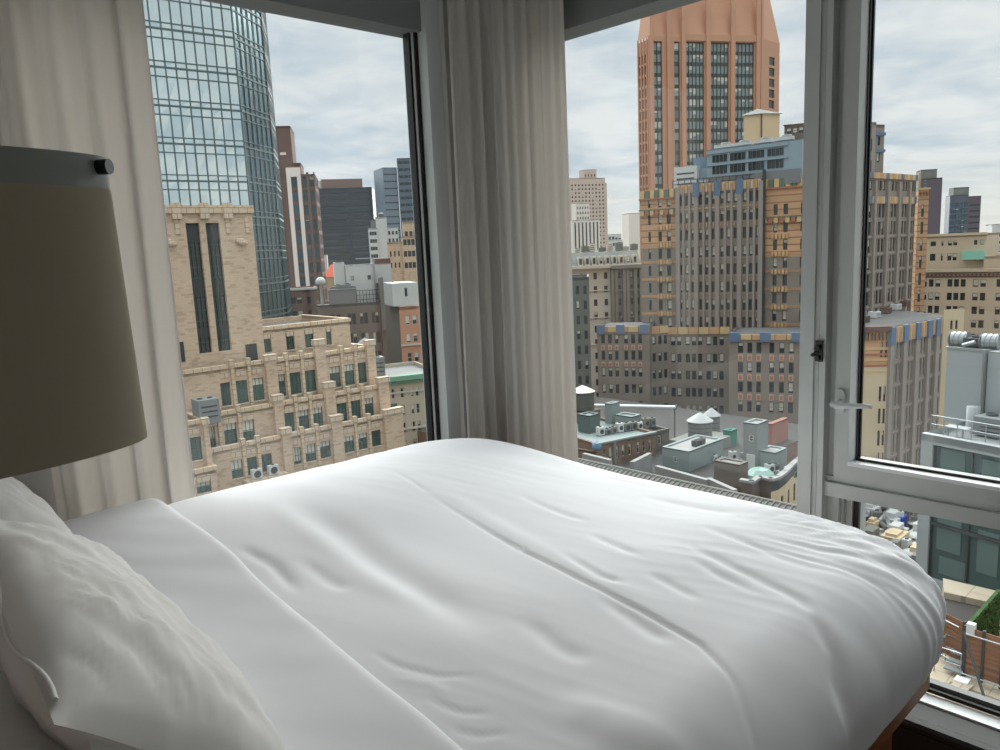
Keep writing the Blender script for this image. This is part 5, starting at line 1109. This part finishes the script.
X.block(f, 0, f.U(941.5, 200), 14, GZ, f.Z(933, 178), m_pl, front=None); X.block(f, f.U(922, 175), f.U(938, 175), 10, GZ, f.Z(930, 169), m_limed, v=2)
for k in range(16): X.box('band', f, 0.1, f.U(926, 200), -0.1, 0, f.Z(924, 232-3.4*k), f.Z(924, 230.8-3.4*k), m_e1)
X.done()
p = at(948.5, 230, 520); f = Fr(p, -56); X = Bld('glass_office_tower', 'dark glass office tower with two faces and a grey cap, right of the plum tower', 'skyscraper', p, blind=0.25); W = f.U(968, 210); m_sl = mat('facade_slate', (92, 98, 110), 0.5)
X.block(f, 0, W, 8, GZ, f.Z(960, 195), m_sl, front=(spread(0.3, W-0.3, 6, 1.7), storeys(f.Z(960, 195)-3.2-3.3*12, 3.3, 12, 2.2), 'blue')); f2_ = Fr(f(W, 0, 0).to_2d(), -44); W2_ = f2_.U(980.5, 210); X.block(f2_, 0, W2_, 12, GZ, f2_.Z(975, 196), m_pl, front=([(0.6, W2_-0.6)], storeys(f.Z(960, 195)-3.2-3.3*12, 3.3, 12, 1.0), 'plain'))
X.block(f, f.U(955.5, 190), f.U(971, 190), 8, GZ, f.Z(962, 187), m_limed, v=3); X.done()
p = at(991.5, 240, 430); f = Fr(p, -62); X = Bld('white_tower', 'white apartment tower at the right edge of the picture', 'skyscraper', p, blind=0.1); W = f.U(1020, 235)
X.block(f, 0, W, 12, GZ, f.Z(996, 224), m_white_w, front=(spread(0.3, W, 6, 1.5), storeys(f.Z(996, 224)-3-3.0*10, 3.0, 10, 1.6), 'dark')); X.done()
p = at(960, 245, 380); f = Fr(p, -62); X = Bld('white_low_block', 'low white building on the skyline beside the white apartment tower', 'building', p); X.block(f, f.U(984, 240), f.U(1030, 240), 14, GZ, f.Z(990, 247), m_white_w, front=(spread(f.U(984, 240), f.U(1030, 240), 10, 1.6), [(f.Z(990, 252), f.Z(990, 249))], 'dark')); X.done()
# ---- low roofs under the middle window, all standing on one level
RZ = -24.0
m_bb = mat('brick_low_brown', (138, 112, 96), 0.9, uv=True, var=0.2, vs=0.6, brick=dict(c2=(120, 92, 78), m=(120, 110, 100), w=0.6, h=0.2, ms=0.02)); m_gg = mat('render_grey_green', (132, 144, 142), 0.75, var=0.1, vs=0.5)
P0 = onz(560, 470, RZ); X = Bld('low_building', 'wide low building with pale flat roof below the middle window', 'building', onz(690, 480, RZ))
f = Fr((66, 110), -90); X.block(f, 22, 67, 34, GZ, RZ, m_bb, par=0.0, roof=mat('roof_mixed', (82, 81, 79), 0.9, var=0.35, vs=0.12)); X.done()
def abox(name, label, cat, pl, pc, pr, yt, yb, R=RZ, m=None, mr=None, win=(), door=(), group=None, par=0.15):
    # house with its near corner at pixel pc: left face runs along Y, right face along X
    c = onz(pc, yb, R); f = Fr(c.to_2d(), -90); ul = f.U(pl, (yt+yb)/2); g_ = Fr(c.to_2d(), 0); dr = g_.U(pr, (yt+yb)/2); zt = f.Z(pc, yt)
    X = Bld(name, label, cat, (c.x, c.y, 0), group, blind=0.0); X.root.location.z = R
    m = m or m_gg; wl = [(f.U(a, (y0+y1)/2), f.U(b_, (y0+y1)/2), f.Z(a, y1), f.Z(a, y0)) for a, b_, y0, y1 in win]
    rt = [(g_.U(a, (y0+y1)/2), g_.U(b_, (y0+y1)/2), g_.Z(a, y1), g_.Z(a, y0)) for a, b_, y0, y1 in door]
    X.block(f, ul, 0, dr, R, zt, m, front=([w_[:2] for w_ in wl], [wl[0][2:]], 'light') if wl else None, right=([w_[:2] for w_ in rt], [rt[0][2:]], 'dark') if rt else None, roof=mr or m_roofw, par=par, rec=0.12)
    X.done(); return f, g_, ul, dr, zt
f1, g1, ul, dr, zt = abox('roof_house', 'blue grey box house with a white flat roof, before the round tanks', 'rooftop house', 662, 689, 723, 451.6, 472, win=((673.5, 677, 456, 461.5),), door=((696.5, 700, 458, 469.5),))
for a, b_ in ((0.35, 0.8), (0.5, 0.72)):
    q = g1(dr*a, 0.8, zt-0.15); fan_unit(g1, dr*a, 0.6, zt-0.15, 0.8, 0.7, 0.7, 'small vent unit on the white roof of the blue grey box house', m_dark, 'vents on the box house')
abox('parapet_block', 'plain brown grey block wall right of the blue grey box house', 'rooftop house', 714, 739.5, 748, 465, 488, RZ, m_taupe2, m_limed)
abox('stair_bulkhead', 'tall grey stair bulkhead with an air conditioner hole, before the right brick wing', 'rooftop house', 743, 757, 768, 424, 470, RZ, m_greyw, m_cool, win=((749, 753.5, 435, 441),))
abox('stair_bulkhead', 'lower grey stair bulkhead with a dark door, right of the tall one', 'rooftop house', 757, 775, 787, 453, 472, RZ, m_gg, m_roofw, win=((758.5, 763, 459, 469),))
abox('brick_bulkhead', 'red brick bulkhead with a white roof behind the grey stair bulkheads', 'rooftop house', 767, 772, 788, 424, 446, RZ, mat('brick_red_pink', (158, 112, 100), 0.88, uv=True, var=0.1, vs=0.6), m_roofw)
c = onz(751, 469, RZ); b = MB(); b.box(c.x-0.15, c.x+0.0, c.y-0.5, c.y+0.5, RZ, RZ+1.7); thing(b, 'roof_door', m_white_w, 'white panel door leaning by the grey stair bulkheads', 'door')
abox('green_tank', 'green square roof tank right of the round water tanks', 'tank', 723, 731, 737, 431, 446, RZ, mat('tank_green', (52, 128, 110), 0.6, var=0.15, vs=0.6), mat('tank_green', (52, 128, 110)))
q = at(700, 437, 96); m_tk = (118, 121, 118)
b = MB(); b.box(q.x-3, q.x+4, q.y-2.5, q.y+2.5, RZ, q.z-0.1); thing(b, 'tank_platform', m_limed, 'dark raised platform carrying the round water tanks', 'platform')
water_tank((q.x, q.y, q.z), 1.45, 2.1, 'round grey water tank with pale conical roof, front one of the pair', 0.05, 1.0, m_tk, (170, 172, 170))
q2 = at(711.5, 434, 101); b = MB(); b.box(q2.x-1.2, q2.x+1.2, q2.y-1.2, q2.y+1.2, RZ, q2.z-0.1); thing(b, 'tank_platform', m_limed, 'small platform under the rear round water tank', 'platform')
water_tank((q2.x, q2.y, q2.z), 1.05, 2.5, 'smaller round water tank with pale conical roof, rear one of the pair', 0.05, 0.95, m_tk, (170, 172, 170))
q = at(583, 409, 100); b = MB(); b.box(q.x-1.6, q.x+1.6, q.y-1.6, q.y+1.6, RZ, q.z-0.1); thing(b, 'tank_platform', m_taupe2, 'platform under the water tank beside the corner curtain', 'platform')
water_tank((q.x, q.y, q.z), 1.5, 2.4, 'dark water tank with a pale pointed roof beside the corner curtain', 0.05, 0.75, (92, 92, 84), (206, 204, 196))
# brown brick row with windows
c = onz(597, 468, RZ); f = Fr(c.to_2d(), -14); X = Bld('brick_row', 'low brown brick row building with pale framed windows below the white pole', 'building', c, blind=0.8)
X.root.location.z = RZ; U = lambda a, y=445: f.U(a, y); Z = lambda a, y: f.Z(a, y); W = U(656, 440); zt = Z(600, 443.5)
cc = [(U(a), U(b_)) for a, b_ in ((603, 606), (609, 612), (615.5, 618.5), (622, 625), (628.5, 631.5), (637, 640), (643, 646), (649, 651.5))]
X.block(f, 0, W, 14, RZ, zt, m_bb, front=(cc, [(RZ+0.7, RZ+2.1)], 'light'), roof=m_gg, par=0.3); X.box('coping', f, -0.1, W, -0.2, 0.3, zt-0.1, zt+0.12, m_gg)
X.box('downpipe', f, U(614, 455)-0.12, U(614, 455)+0.12, -0.3, 0, RZ, zt, m_limed); lf = Fr(c.to_2d(), -90); X.block(lf, lf.U(568, 455), 0, 9, RZ, zt-1.0, m_bb, roof=m_gg, par=0.2)
X.block(f, W, U(675, 437), 5, RZ, zt-0.2, m_taupe2, v=1.0, front=([(U(664, 440), U(667, 440))], [(RZ+0.9, RZ+2.2)], 'light')); X.done()
zq = zt-0.3
abox('roof_hut', 'pale grey hut with a dark low pyramid roof on the brown brick row', 'rooftop house', 615, 632, 641, 417, 428, zq, m_gg, m_limed)
abox('roof_hut', 'small pale hut behind the pyramid roofed one, beside the curtain tank', 'rooftop house', 605, 612, 620, 404, 424, zq, m_gg, m_roofw)
abox('roof_hut', 'dark green grey hut nearest the corner curtain on the brick row', 'rooftop house', 578, 590, 600, 416, 434, zq, mat('hut_green_grey', (84, 98, 94), 0.7), m_gg)
rnd2 = random.Random(12)
for k in range(9):
    a = 602+k*6.5; y = 436-1.1*k; q = onz(a, y, zq); fan_unit(Fr(q.to_2d(), -14), -0.4, 0, zq, 0.7+0.3*rnd2.random(), 0.7, 0.6+0.7*rnd2.random(), 'small grey roof vent in the row on the brown brick row', m_limed if k % 3 else m_white_w, 'roof vents on the brown brick row')
q = onz(597, 446, RZ+2.5); b = MB(); b.lathe([(0.02, -0.6), (0.55, -0.3), (0.6, 0), (0.55, 0.3), (0.02, 0.6)], (q.x, q.y, q.z), 16); b.tube([(q.x, q.y, RZ), (q.x, q.y, q.z-0.5)], 0.15, 8); thing(b, 'blue_drum', mat('drum_blue', (98, 138, 168), 0.5), 'round light blue drum at the left end of the brick row', 'drum')
# long pale pole on two stands
a0, a1 = at(579, 405, 104), at(676, 407, 100)
root = empty('pole', ((a0+a1)/2), 'long white horizontal pole above the low roofs, right of the corner curtain', 'pole'); b = MB(); b.tube([a0-(a1-a0)*0.15, a1], 0.2, 10); b.build('bar', mat('pole_white', (232, 234, 232), 0.4), root)
b = MB(); b.tube([a1+Vector((0, 0, 0.25)), a1-Vector((0, 0, 0.3))], 0.18, 8); b.build('end_bracket', m_cool, root)
for k in (0.985,): q = a0.lerp(a1, k); b = MB(); b.tube([(q.x, q.y, RZ), q], 0.09, 8); b.build('stand', m_taupe2, root)
# ribbed metal roof just under the window line
m_rib = mat('roof_ribbed', (86, 84, 80), 0.6, 0.2, var=0.15, vs=0.4); zR = -19.0
r0, r1 = onz(560, 455, zR), onz(800, 507, zR); root = empty('ribbed_roof', (r0+r1)/2, 'dark ribbed metal roof running just above the edge of the duvet', 'roof')
b = MB(); dz = 3.2; b.face([r0, r1, r1+Vector((-9, 0, -dz)), r0+Vector((-9, 0, -dz))]); b.face([r0, r1, r1+Vector((5, 0, -5)), r0+Vector((5, 0, -5))]); b.build('roof_sheet', m_rib, root)
n = int((r0-r1).length/0.5); b = MB()
for k in range(n+1): q = r0.lerp(r1, k/n); b.tube([q+Vector((0, 0, 0.04)), q+Vector((-9, 0, -dz+0.04))], 0.07, 4)
o = b.build('rib', m_limed, root); o['kind'] = 'stuff'
b = MB(); b.tube([r0, r1], 0.12, 6); b.build('ridge_cap', m_limed, root)
b = MB(); b.box(r1.x-9, r0.x+4.8, r1.y, r0.y, GZ, zR-5.0); b.build('wall', m_bb, root)
# white copings and low walls
for (a, ya, b_, yb, hgt, m_, lb) in ((582, 453.5, 609, 460, 0.5, m_roofw, 'pale low roof kerb at the left behind the ribbed roof'), (655, 466, 706, 480, 0.7, m_roofw, 'pale low roof kerb before the blue grey box house'), (706, 478, 733, 490, 0.5, m_roofw, 'pale low roof kerb before the brown grey block wall'), (634, 462, 652, 453, 1.1, m_roofw, 'pale broken parapet left of the blue grey box house')):
    q0, q1 = onz(a, ya, RZ+2.2), onz(b_, yb, RZ+2.2); d = (q1-q0); b = MB(); n_ = Vector((-d.y, d.x, 0)).normalized()*0.5
    b.hexa([q0-Vector((0, 0, 3)), q1-Vector((0, 0, 3)), q1+n_-Vector((0, 0, 3)), q0+n_-Vector((0, 0, 3)), q0, q1, q1+n_, q0+n_]); thing(b, 'roof_kerb', m_, lb, 'roof kerb')
# curved parapet building
X = Bld('curved_building', 'cream building with a curved white coping and arched windows, low beside the mullion', 'building', onz(775, 480, RZ+1.5)); zc = RZ+1.5
pts = [onz(a, y, zc) for a, y in ((741, 481), (752, 483), (760, 478), (771, 480.5), (779, 478), (786, 472.5), (792, 466), (798, 461), (806, 455))]
for i in range(len(pts)-1):
    q0, q1 = pts[i], pts[i+1]; ff = Fr(q0.to_2d(), math.degrees(atan2(q1.y-q0.y, q1.x-q0.x))); L_ = (q1-q0).length
    if i < 3: X.facade(ff, 0, L_, GZ, zc, m_taupe2)
    else: X.facade(ff, 0, L_, GZ, zc-1.2, m_beige, [(L_/2-0.35, L_/2+0.35)] if L_ > 1.2 else [], [(zc-8.5, zc-6.6), (zc-4.2, zc-2.2)], 'dark', 0.2)
    X.box('coping', ff, -0.1, L_+0.1, -0.25, 0.35, zc-0.05, zc+0.22, m_roofw); 
    if i >= 3: X.box('coping', ff, 0, L_, -0.02, 0.0, zc-1.2, zc, m_dark)
X.done()
c = onz(760, 476, RZ+0.1); b = MB(); b.lathe([(1.6, 0), (1.5, 0.4), (0.9, 0.9), (0.02, 1.1)], (c.x, c.y, RZ), 10, sm=False); thing(b, 'skylight', mat('skylight_green', (138, 170, 158), 0.3), 'pale green faceted roof skylight beside the curved coping', 'skylight')
for k in range(26):
    a = 640+6.1*k+3*rnd2.random(); y = 447+0.2*(a-640)+rnd2.uniform(-6, 3)
    if 655 < a < 792 and y > 440 and not (655 < a < 745 and y < 475): pass
    q = onz(a, y, RZ); s_ = rnd2.uniform(0.4, 0.9); fan_unit(Fr(q.to_2d(), -20), 0, 0, RZ, s_, s_, rnd2.uniform(0.5, 1.2), 'small roof unit scattered on the wide low building', (m_white_w, m_limed, m_steel)[k % 3], 'roof units on the low building')
# ---- roofs seen through the lower pane
RV = -38.0
X = Bld('low_roof_building', 'low flat roofed building crowded with roof plant, seen through the lower right pane', 'building', onz(880, 540, RV)); f = Fr((50, 35.5), -90)
X.block(f, 0, 22, 58, GZ, RV, m_bb, roof=mat('roof_dark_patchy', (84, 82, 78), 0.9, var=0.5, vs=0.3), par=0.5); X.done()
for k in range(64):
    a = 856+(k % 9)*8.3+rnd2.uniform(-3, 3); y = 499+(k//9)*12+rnd2.uniform(-4, 4)+(a-856)*0.12; q = onz(a, y, RV); s_ = rnd2.uniform(0.9, 2.3)
    if k % 3 == 1:
        r_ = s_*0.45; hh = rnd2.uniform(0.8, 2.0); b = MB(); b.lathe([(r_, 0), (r_, hh*0.7), (r_*1.5, hh*0.72), (r_*1.5, hh*0.85), (0.02, hh)], (q.x, q.y, RV), 12); thing(b, 'roof_vent', (m_white_w, m_steel, m_limed)[k % 2], 'round roof vent on the low roof in the lower right pane', 'roof vent', 'roof vents in the lower right pane'); continue
    if k % 3 == 2:
        b = MB(); b.box(q.x, q.x+s_*1.6, q.y, q.y+s_, RV, RV+rnd2.uniform(0.6, 1.8)); b.box(q.x+s_*0.2, q.x+s_*1.2, q.y+0.2*s_, q.y+s_*0.8, RV, RV+2.1); thing(b, 'roof_hatch', (m_white_w, m_beige, m_limed, m_white_w)[k % 4], 'stepped roof hatch on the low roof in the lower right pane', 'roof hatch', 'roof hatches in the lower right pane'); continue
    fan_unit(Fr(q.to_2d(), rnd2.choice((-8, -8, 30))), 0, 0, RV, s_, s_*rnd2.uniform(0.6, 1), rnd2.uniform(0.7, 2.4), 'roof unit crowded on the low roof in the lower right pane', (m_white_w, m_steel, m_beige, m_limed, m_white_w, m_cream)[k % 6], 'roof plant in the lower right pane')
for k in range(5):
    q0 = onz(858+k*11, 503+k*9, RV+1.2); q1 = q0+Vector((9-k, -3+2*k, 0)); b = MB(); b.tube([q0-Vector((0, 0, 1.2)), q0, q1, q1-Vector((0, 0, 1.2))], 0.3, 8); thing(b, 'roof_duct', m_steel, 'silver duct run on the low roof in the lower right pane', 'duct', 'ducts on the low roof')
q = onz(899, 515, RV+1.4); b = MB(); b.box(q.x-0.8, q.x+0.8, q.y-0.8, q.y+0.8, RV, q.z); thing(b, 'blue_crate', mat('tarp_blue', (60, 88, 190), 0.6), 'bright blue box among the roof plant in the lower right pane', 'box')
# ---- pale modern building with the roof plant tower
c = at(921.5, 433, 36.0); f = Fr(c.to_2d(), -103); zt = c.z; W = f.U(1090, 450)
m_ub = mat('panel_pale_grey', (158, 163, 163), 0.6, var=0.06, vs=0.4); m_ug = mat('shop_glass', (58, 84, 82), 0.06, 0.0, spec=0.9, var=0.2, vs=0.6)
X = Bld('modern_building', 'pale grey modern building with dark teal glass bands, right pane below the sand brick building', 'building', c)
U = lambda a, y=470: f.U(a, y); Z = lambda a, y: f.Z(a, y); TZ = -13.2
g0 = U(931.5, 470); za, zb_ = Z(932, 487), Z(932, 444.5)
X.facade(f, 0, W, TZ, zt, m_ub, [(g0, W-0.5)], [(TZ+0.1, Z(932, 511)), (Z(932, 500), zb_)], 'plain', 0.25); X.wins = []
for (z0_, z1_) in ((TZ+0.1, Z(932, 511)), (Z(932, 500), zb_)):
    X.part('glass_band', m_ug).box(g0, W-0.5, 0.2, 0.25, z0_, z1_, 0, lambda u, v, z: f(u, v, z))
    for (q0_, q1_, e0, e1) in ((0.25, 1.25, 0.45, 0.95), (1.9, 2.7, 0.3, 0.9), (3.3, 4.4, 0.4, 0.92), (0.4, 1.5, 0.1, 0.36), (4.9, 5.8, 0.2, 0.8)): X.box('glazed_bay', f, g0+q0_, g0+q1_, 0.17, 0.2, z0_+(z1_-z0_)*e0, z0_+(z1_-z0_)*e1, mat('panel_teal', (92, 112, 108), 0.3))  # pale panels before the glass stand in for its reflections and partitions
    k = 0
    while g0+k*1.55 < W-0.5: X.box('window_post', f, g0+k*1.55-0.035, g0+k*1.55+0.035, 0.1, 0.2, z0_, z1_, m_dark); k += 1
X.box('window_post', f, g0, W-0.5, 0.08, 0.2, TZ+2.45, TZ+2.6, m_dark)
X.facade(f.left(14), 0, 14, GZ, zt, m_ub); X.part('roof', m_cool).face([f(0, 0, zt-0.25), f(W, 0, zt-0.25), f(W, 14, zt-0.25), f(0, 14, zt-0.25)])
X.box('coping', f, 0, W, 0, 0.3, zt-0.3, zt, m_ub); X.facade(f, 0, W, GZ, TZ, m_ub); X.done()
rail('roof_railing', f, U(926, 425), U(1060, 445), 0.35, zt, 0.75, 9, 'thin pale railing along the edge of the modern building roof', m_steel, 2, 0.022)
p = f(U(944, 400), 3.6, zt); V = 3.6; u0, u1, u2 = f.U(944.5, 400, V), f.U(983, 400, V), f.U(1060, 400, V)
X = Bld('plant_tower', 'smooth pale grey plant tower on the modern building roof at the right edge', 'plant tower', (p.x, p.y, 0)); X.root.location.z = zt-0.25; zp = f.Z(955, 348, V)
X.block(f, u0, u1-0.04, 2.6, zt-0.25, zp, m_ub, v=V, par=0.05, roof=m_cool); X.block(f, u1+0.04, u2, 2.6, zt-0.25, zp-0.04, m_ub, v=V+0.12, par=0.05, roof=m_cool)
X.box('pipe', f, u1-0.06, u1+0.0, V-0.10, V, zt-0.25, zp-0.1, m_cool); X.box('coping', f, u0-0.04, u1, V-0.05, V+0.1, zp-0.05, zp+0.04, m_steel); X.done()
def duct(us, v, z, r, label, bend=True):
    root = empty('exhaust_duct', f(us[0], v, zp), label, 'duct', None); b = MB(); n = 10; L0 = f(us[0], v-1.1, z); 
    pts = [f(us[0], v-0.25, z)] + [f(us[0]+(us[1]-us[0])*(0.5-0.5*cos(pi*k/n)), v+0.4*sin(pi*k/n), z+r*0.9*sin(pi*k/n)*0.8) for k in range(n+1)]
    b.tube([f(us[0]-0.02, v-0.1, z), f(us[1], v+0.1, z)], r, 18); b.build('drum', m_steel, root)
    b = MB(); 
    for k in range(4): t = k/3; q = f(us[0]*(1-t)+us[1]*t, v-0.1+0.2*t, z); q2 = f(us[0]*(1-t)+us[1]*t+0.03, v-0.1+0.2*t, z); b.tube([q, q2], r*1.06, 18)
    b.build('flange', m_cool, root)
    b = MB(); b.box(us[0]+0.05, us[1]-0.05, v-r*0.8, v+r*0.8, zp, z-r*0.7, 0, lambda u, v_, z_: f(u, v_, z_)); b.build('cradle', m_dark, root)
    return root
zd = f.Z(960, 339, V+0.8); r_ = 0.33
duct((f.U(953, 338, V+.8), f.U(966, 338, V+.8)), V+0.8, zd, r_, 'fat silver duct drum lying on the plant tower, left one')
duct((f.U(984, 338, V+.8), f.U(998, 338, V+.8)), V+0.8, zd, r_, 'fat silver duct drum lying on the plant tower, right one by the picture edge')
fan_unit(f, f.U(967, 338, V+.8), V+0.5, zp, 0.75, 0.8, 0.42, 'dark fan assembly between the two duct drums on the plant tower', m_dark)
b = MB(); b.tube([f(f.U(964, 345, V+.3), V+0.2, zp+0.12), f(f.U(976, 340, V+.3), V+0.25, zp+0.3)], 0.09, 8); thing(b, 'bent_pipe', m_steel, 'short silver pipe slanting before the duct drums', 'pipe')
u_ = f.U(963, 420, 2.6); b = MB(); b.lathe([(0.26, 0), (0.26, 1.05), (0.02, 1.06)], f(u_+0.25, 2.9, zt-0.25), 18); thing(b, 'vent_stack', m_ub, 'pale grey round vent stack at the foot of the plant tower', 'vent stack')
fan_unit(f, f.U(973, 425, 2), 2.0, zt-0.25, 2.6, 1.2, 0.85, 'low grey cooling unit behind the railing on the modern building', m_cool, fans=3, name='cooling_unit')
b = MB(); u_ = f.U(944, 430, 1); b.box(u_, u_+0.9, 1.0, 1.5, zt+0.15, zt+0.22, 0, lambda u, v_, z_: f(u, v_, z_)); b.box(u_+0.1, u_+0.16, 1.05, 1.1, zt-0.25, zt+0.15, 0, lambda u, v_, z_: f(u, v_, z_)); b.box(u_+0.7, u_+0.76, 1.05, 1.1, zt-0.25, zt+0.15, 0, lambda u, v_, z_: f(u, v_, z_)); thing(b, 'pipe_bench', m_ub, 'low pale pipe rack at the left roof corner of the modern building', 'pipe rack')
# ---- terrace
m_tile = mat('terrace_tile', (176, 164, 144), 0.85, uv=False, brick=dict(c2=(166, 152, 130), m=(140, 130, 114), w=1.2, h=1.2, ms=0.02), var=0.12, vs=0.6); m_tiled = mat('terrace_tile_dark', (112, 102, 88), 0.8, var=0.15, vs=1.5)
X = Bld('terrace_building', 'roof terrace with sand coloured paving below the modern building', 'terrace', onz(960, 690, TZ))
tl = onz(931, 668, TZ); f5 = Fr((13.0, tl.y), -90); X.block(f5, 0, 22, f(0, 0, 0).x-13.0+1.5, GZ, TZ, m_bb, par=0.0, roof=m_tile); X.done()
def slab(name, P4, z0, z1, m, label, cat):
    b = MB(); P = [onz(a, y, z1) for a, y in P4]; b.hexa([Vector((q.x, q.y, z0)) for q in P]+P); return thing(b, name, m, label, cat)
slab('stone_coping', ((944, 592), (989, 602), (1010, 594), (943, 578)), TZ, TZ+1.2, m_tile, 'pale stone coping before the dark teal shop glass on the terrace', 'coping')
slab('recess_shade', ((944, 619), (972, 627), (990, 603), (944, 592.5)), TZ+0.0, TZ+0.95, mat('recess_dark', (58, 56, 54), 0.8), 'dark block coloured as the shade in the sunken area between the stone coping and the wooden fence', 'recess')  # dark colour of this block paints in the shade of the gap
slab('paving_patch', ((940, 716), (1010, 740), (1010, 704), (950, 681)), TZ-0.01, TZ+0.02, m_tiled, 'darker paving patch on the terrace', 'paving')  # patch in a darker, browner tile colour
slab('paving_slab', ((949, 686), (967, 691), (974, 685), (955, 680)), TZ+0.02, TZ+0.08, m_tile, 'loose pale paving slab on the darker patch', 'paving slab')
m_fw = mat('fence_wood', (146, 108, 84), 0.7, c2=(116, 82, 62), var=0.3, vs=1.2, stretch=(0.6, 0.6, 12))
def fence(a0, y0, a1, y1, h, n, label, slats=9):
    q0, q1 = onz(a0, y0, TZ), onz(a1, y1, TZ); ff = Fr(q0.to_2d(), math.degrees(atan2(q1.y-q0.y, q1.x-q0.x))); W = (q1-q0).length; root = empty('fence', (q0+q1)/2, label, 'fence'); T = lambda u, v_, z_: ff(u, v_, z_)
    for k in range(n):
        b = MB(); 
        for s_ in range(slats): b.box(W*k/n+0.04, W*(k+1)/n-0.04, 0, 0.03, TZ+0.15+(h-0.15)*s_/slats, TZ+0.15+(h-0.15)*(s_+1)/slats-0.015, 0, T)
        b.build('slat_panel', m_fw, root)
    for k in range(n+1): b = MB(); b.box(W*k/n-0.04, W*k/n+0.04, -0.05, 0.05, TZ, TZ+h+0.05, 0, T); b.build('post', m_dark, root)
    b = MB(); b.tube([ff(0, -0.25, TZ+h*0.93), ff(W, -0.25, TZ+h*0.93)], 0.025, 6); b.build('top_rail', m_steel, root); b = MB(); b.tube([ff(0, -0.3, TZ+0.25), ff(W, -0.3, TZ+0.25)], 0.025, 6); b.build('low_rail', m_steel, root)
    return ff, W
d0 = onz(963, 676, TZ); hF = ony(963, 630, d0.y).z-TZ
ffa, Wf2 = fence(963, 676, 1040, 703, hF, 4, 'brown slatted wooden fence with black posts at the right edge of the terrace')
fence(940, 655, 962.5, 668, hF*0.93, 1, 'brown slatted wooden fence panel set back on the terrace, left one')
q0, q1 = onz(963, 630, TZ+hF), onz(986, 703, TZ+0.1); root = empty('fence_brace', q1, 'black slanting steel brace with a white foot block before the fence', 'brace')
b = MB(); b.tube([q0+Vector((-0.1, -0.05, 0)), q1], 0.045, 8); b.build('strut', m_dark, root); b = MB(); b.box(q1.x-0.2, q1.x+0.2, q1.y-0.32, q1.y+0.28, TZ, TZ+0.14); bevel(b.build('foot_block', m_white, root), 0.05)
q = onz(962, 683, TZ); b = MB(); b.box(q.x-0.18, q.x+0.18, q.y-0.2, q.y+0.2, TZ, TZ+0.14); bevel(thing(b, 'foot_block', m_white, 'small white foot block at the left fence post', 'block'), 0.04)
# hedge wall
m_hg = mat('hedge_green', (62, 96, 48), 0.9, c2=(38, 66, 30), var=0.4, vs=6.0, bump=0.6, bs=30)
h0, h1 = onz(968, 627, TZ+hF), onz(1001, 590, TZ+hF); root = empty('hedge', ((h0+h1)/2).to_2d().to_3d()+Vector((0, 0, TZ)), 'dense dark green artificial hedge wall behind the fence at the right edge', 'hedge')
b = MB(); d = (h1-h0); n_ = Vector((d.y, -d.x, 0)).normalized()*0.12; b.hexa([Vector((q.x, q.y, TZ)) for q in (h0, h1, h1-n_, h0-n_)]+[h0, h1, h1-n_, h0-n_]); b.build('hedge_core', m_hg, root)
lb_ = MB(); rl = random.Random(4)
for k in range(2600):
    t, zz = rl.random(), rl.random(); q = h0.lerp(h1, t); q = Vector((q.x, q.y, TZ+hF*zz))+n_*rl.uniform(0.0, 0.35); a = Vector((rl.uniform(-1, 1), rl.uniform(-1, 1), rl.uniform(-1, 1))).normalized()*0.06; c_ = a.cross(Vector((rl.uniform(-1, 1), rl.uniform(-1, 1), 0.3))).normalized()*0.03
    lb_.face([q-a, q+c_, q+a, q-c_])
o = lb_.build('leaves', m_hg, root); o['kind'] = 'stuff'
q = onz(973.5, 625, TZ+hF); b = MB(); b.box(q.x-0.35, q.x-0.12, q.y-0.12, q.y+0.12, TZ+hF-0.25, TZ+hF+0.15); bevel(thing(b, 'lantern', m_white_w, 'small white box lamp at the end of the hedge wall', 'lamp'), 0.03)
# steps with a tubular frame
c = onz(937, 668, TZ); root = empty('roof_steps', c, 'low grey metal steps inside a pale tubular rail on the terrace', 'steps'); ffb = Fr(onz(934, 671, TZ).to_2d(), ffa.az); Ws = ffb.U(960, 676)
T = lambda u, v_, z_: ffb(u, v_, z_)
for k in range(3): b = MB(); b.box(0.25, Ws, 0.1+0.3*k, 0.36+0.3*k, TZ+0.15+0.16*k, TZ+0.2+0.16*k, 0, T); b.build('tread', m_cool, root)
for v_ in (0.0, 1.0):
    b = MB(); b.tube([T(0, v_, TZ), T(0, v_, TZ+0.95), T(Ws, v_, TZ+0.95), T(Ws, v_, TZ)], 0.025, 6); b.tube([T(0, v_, TZ+0.5), T(Ws, v_, TZ+0.5)], 0.02, 6); b.build('tube_rail', m_steel, root)
b = MB(); b.tube([T(0, 0, TZ+0.95), T(0, 1, TZ+0.95)], 0.025, 6); b.build('tube_rail', m_steel, root)
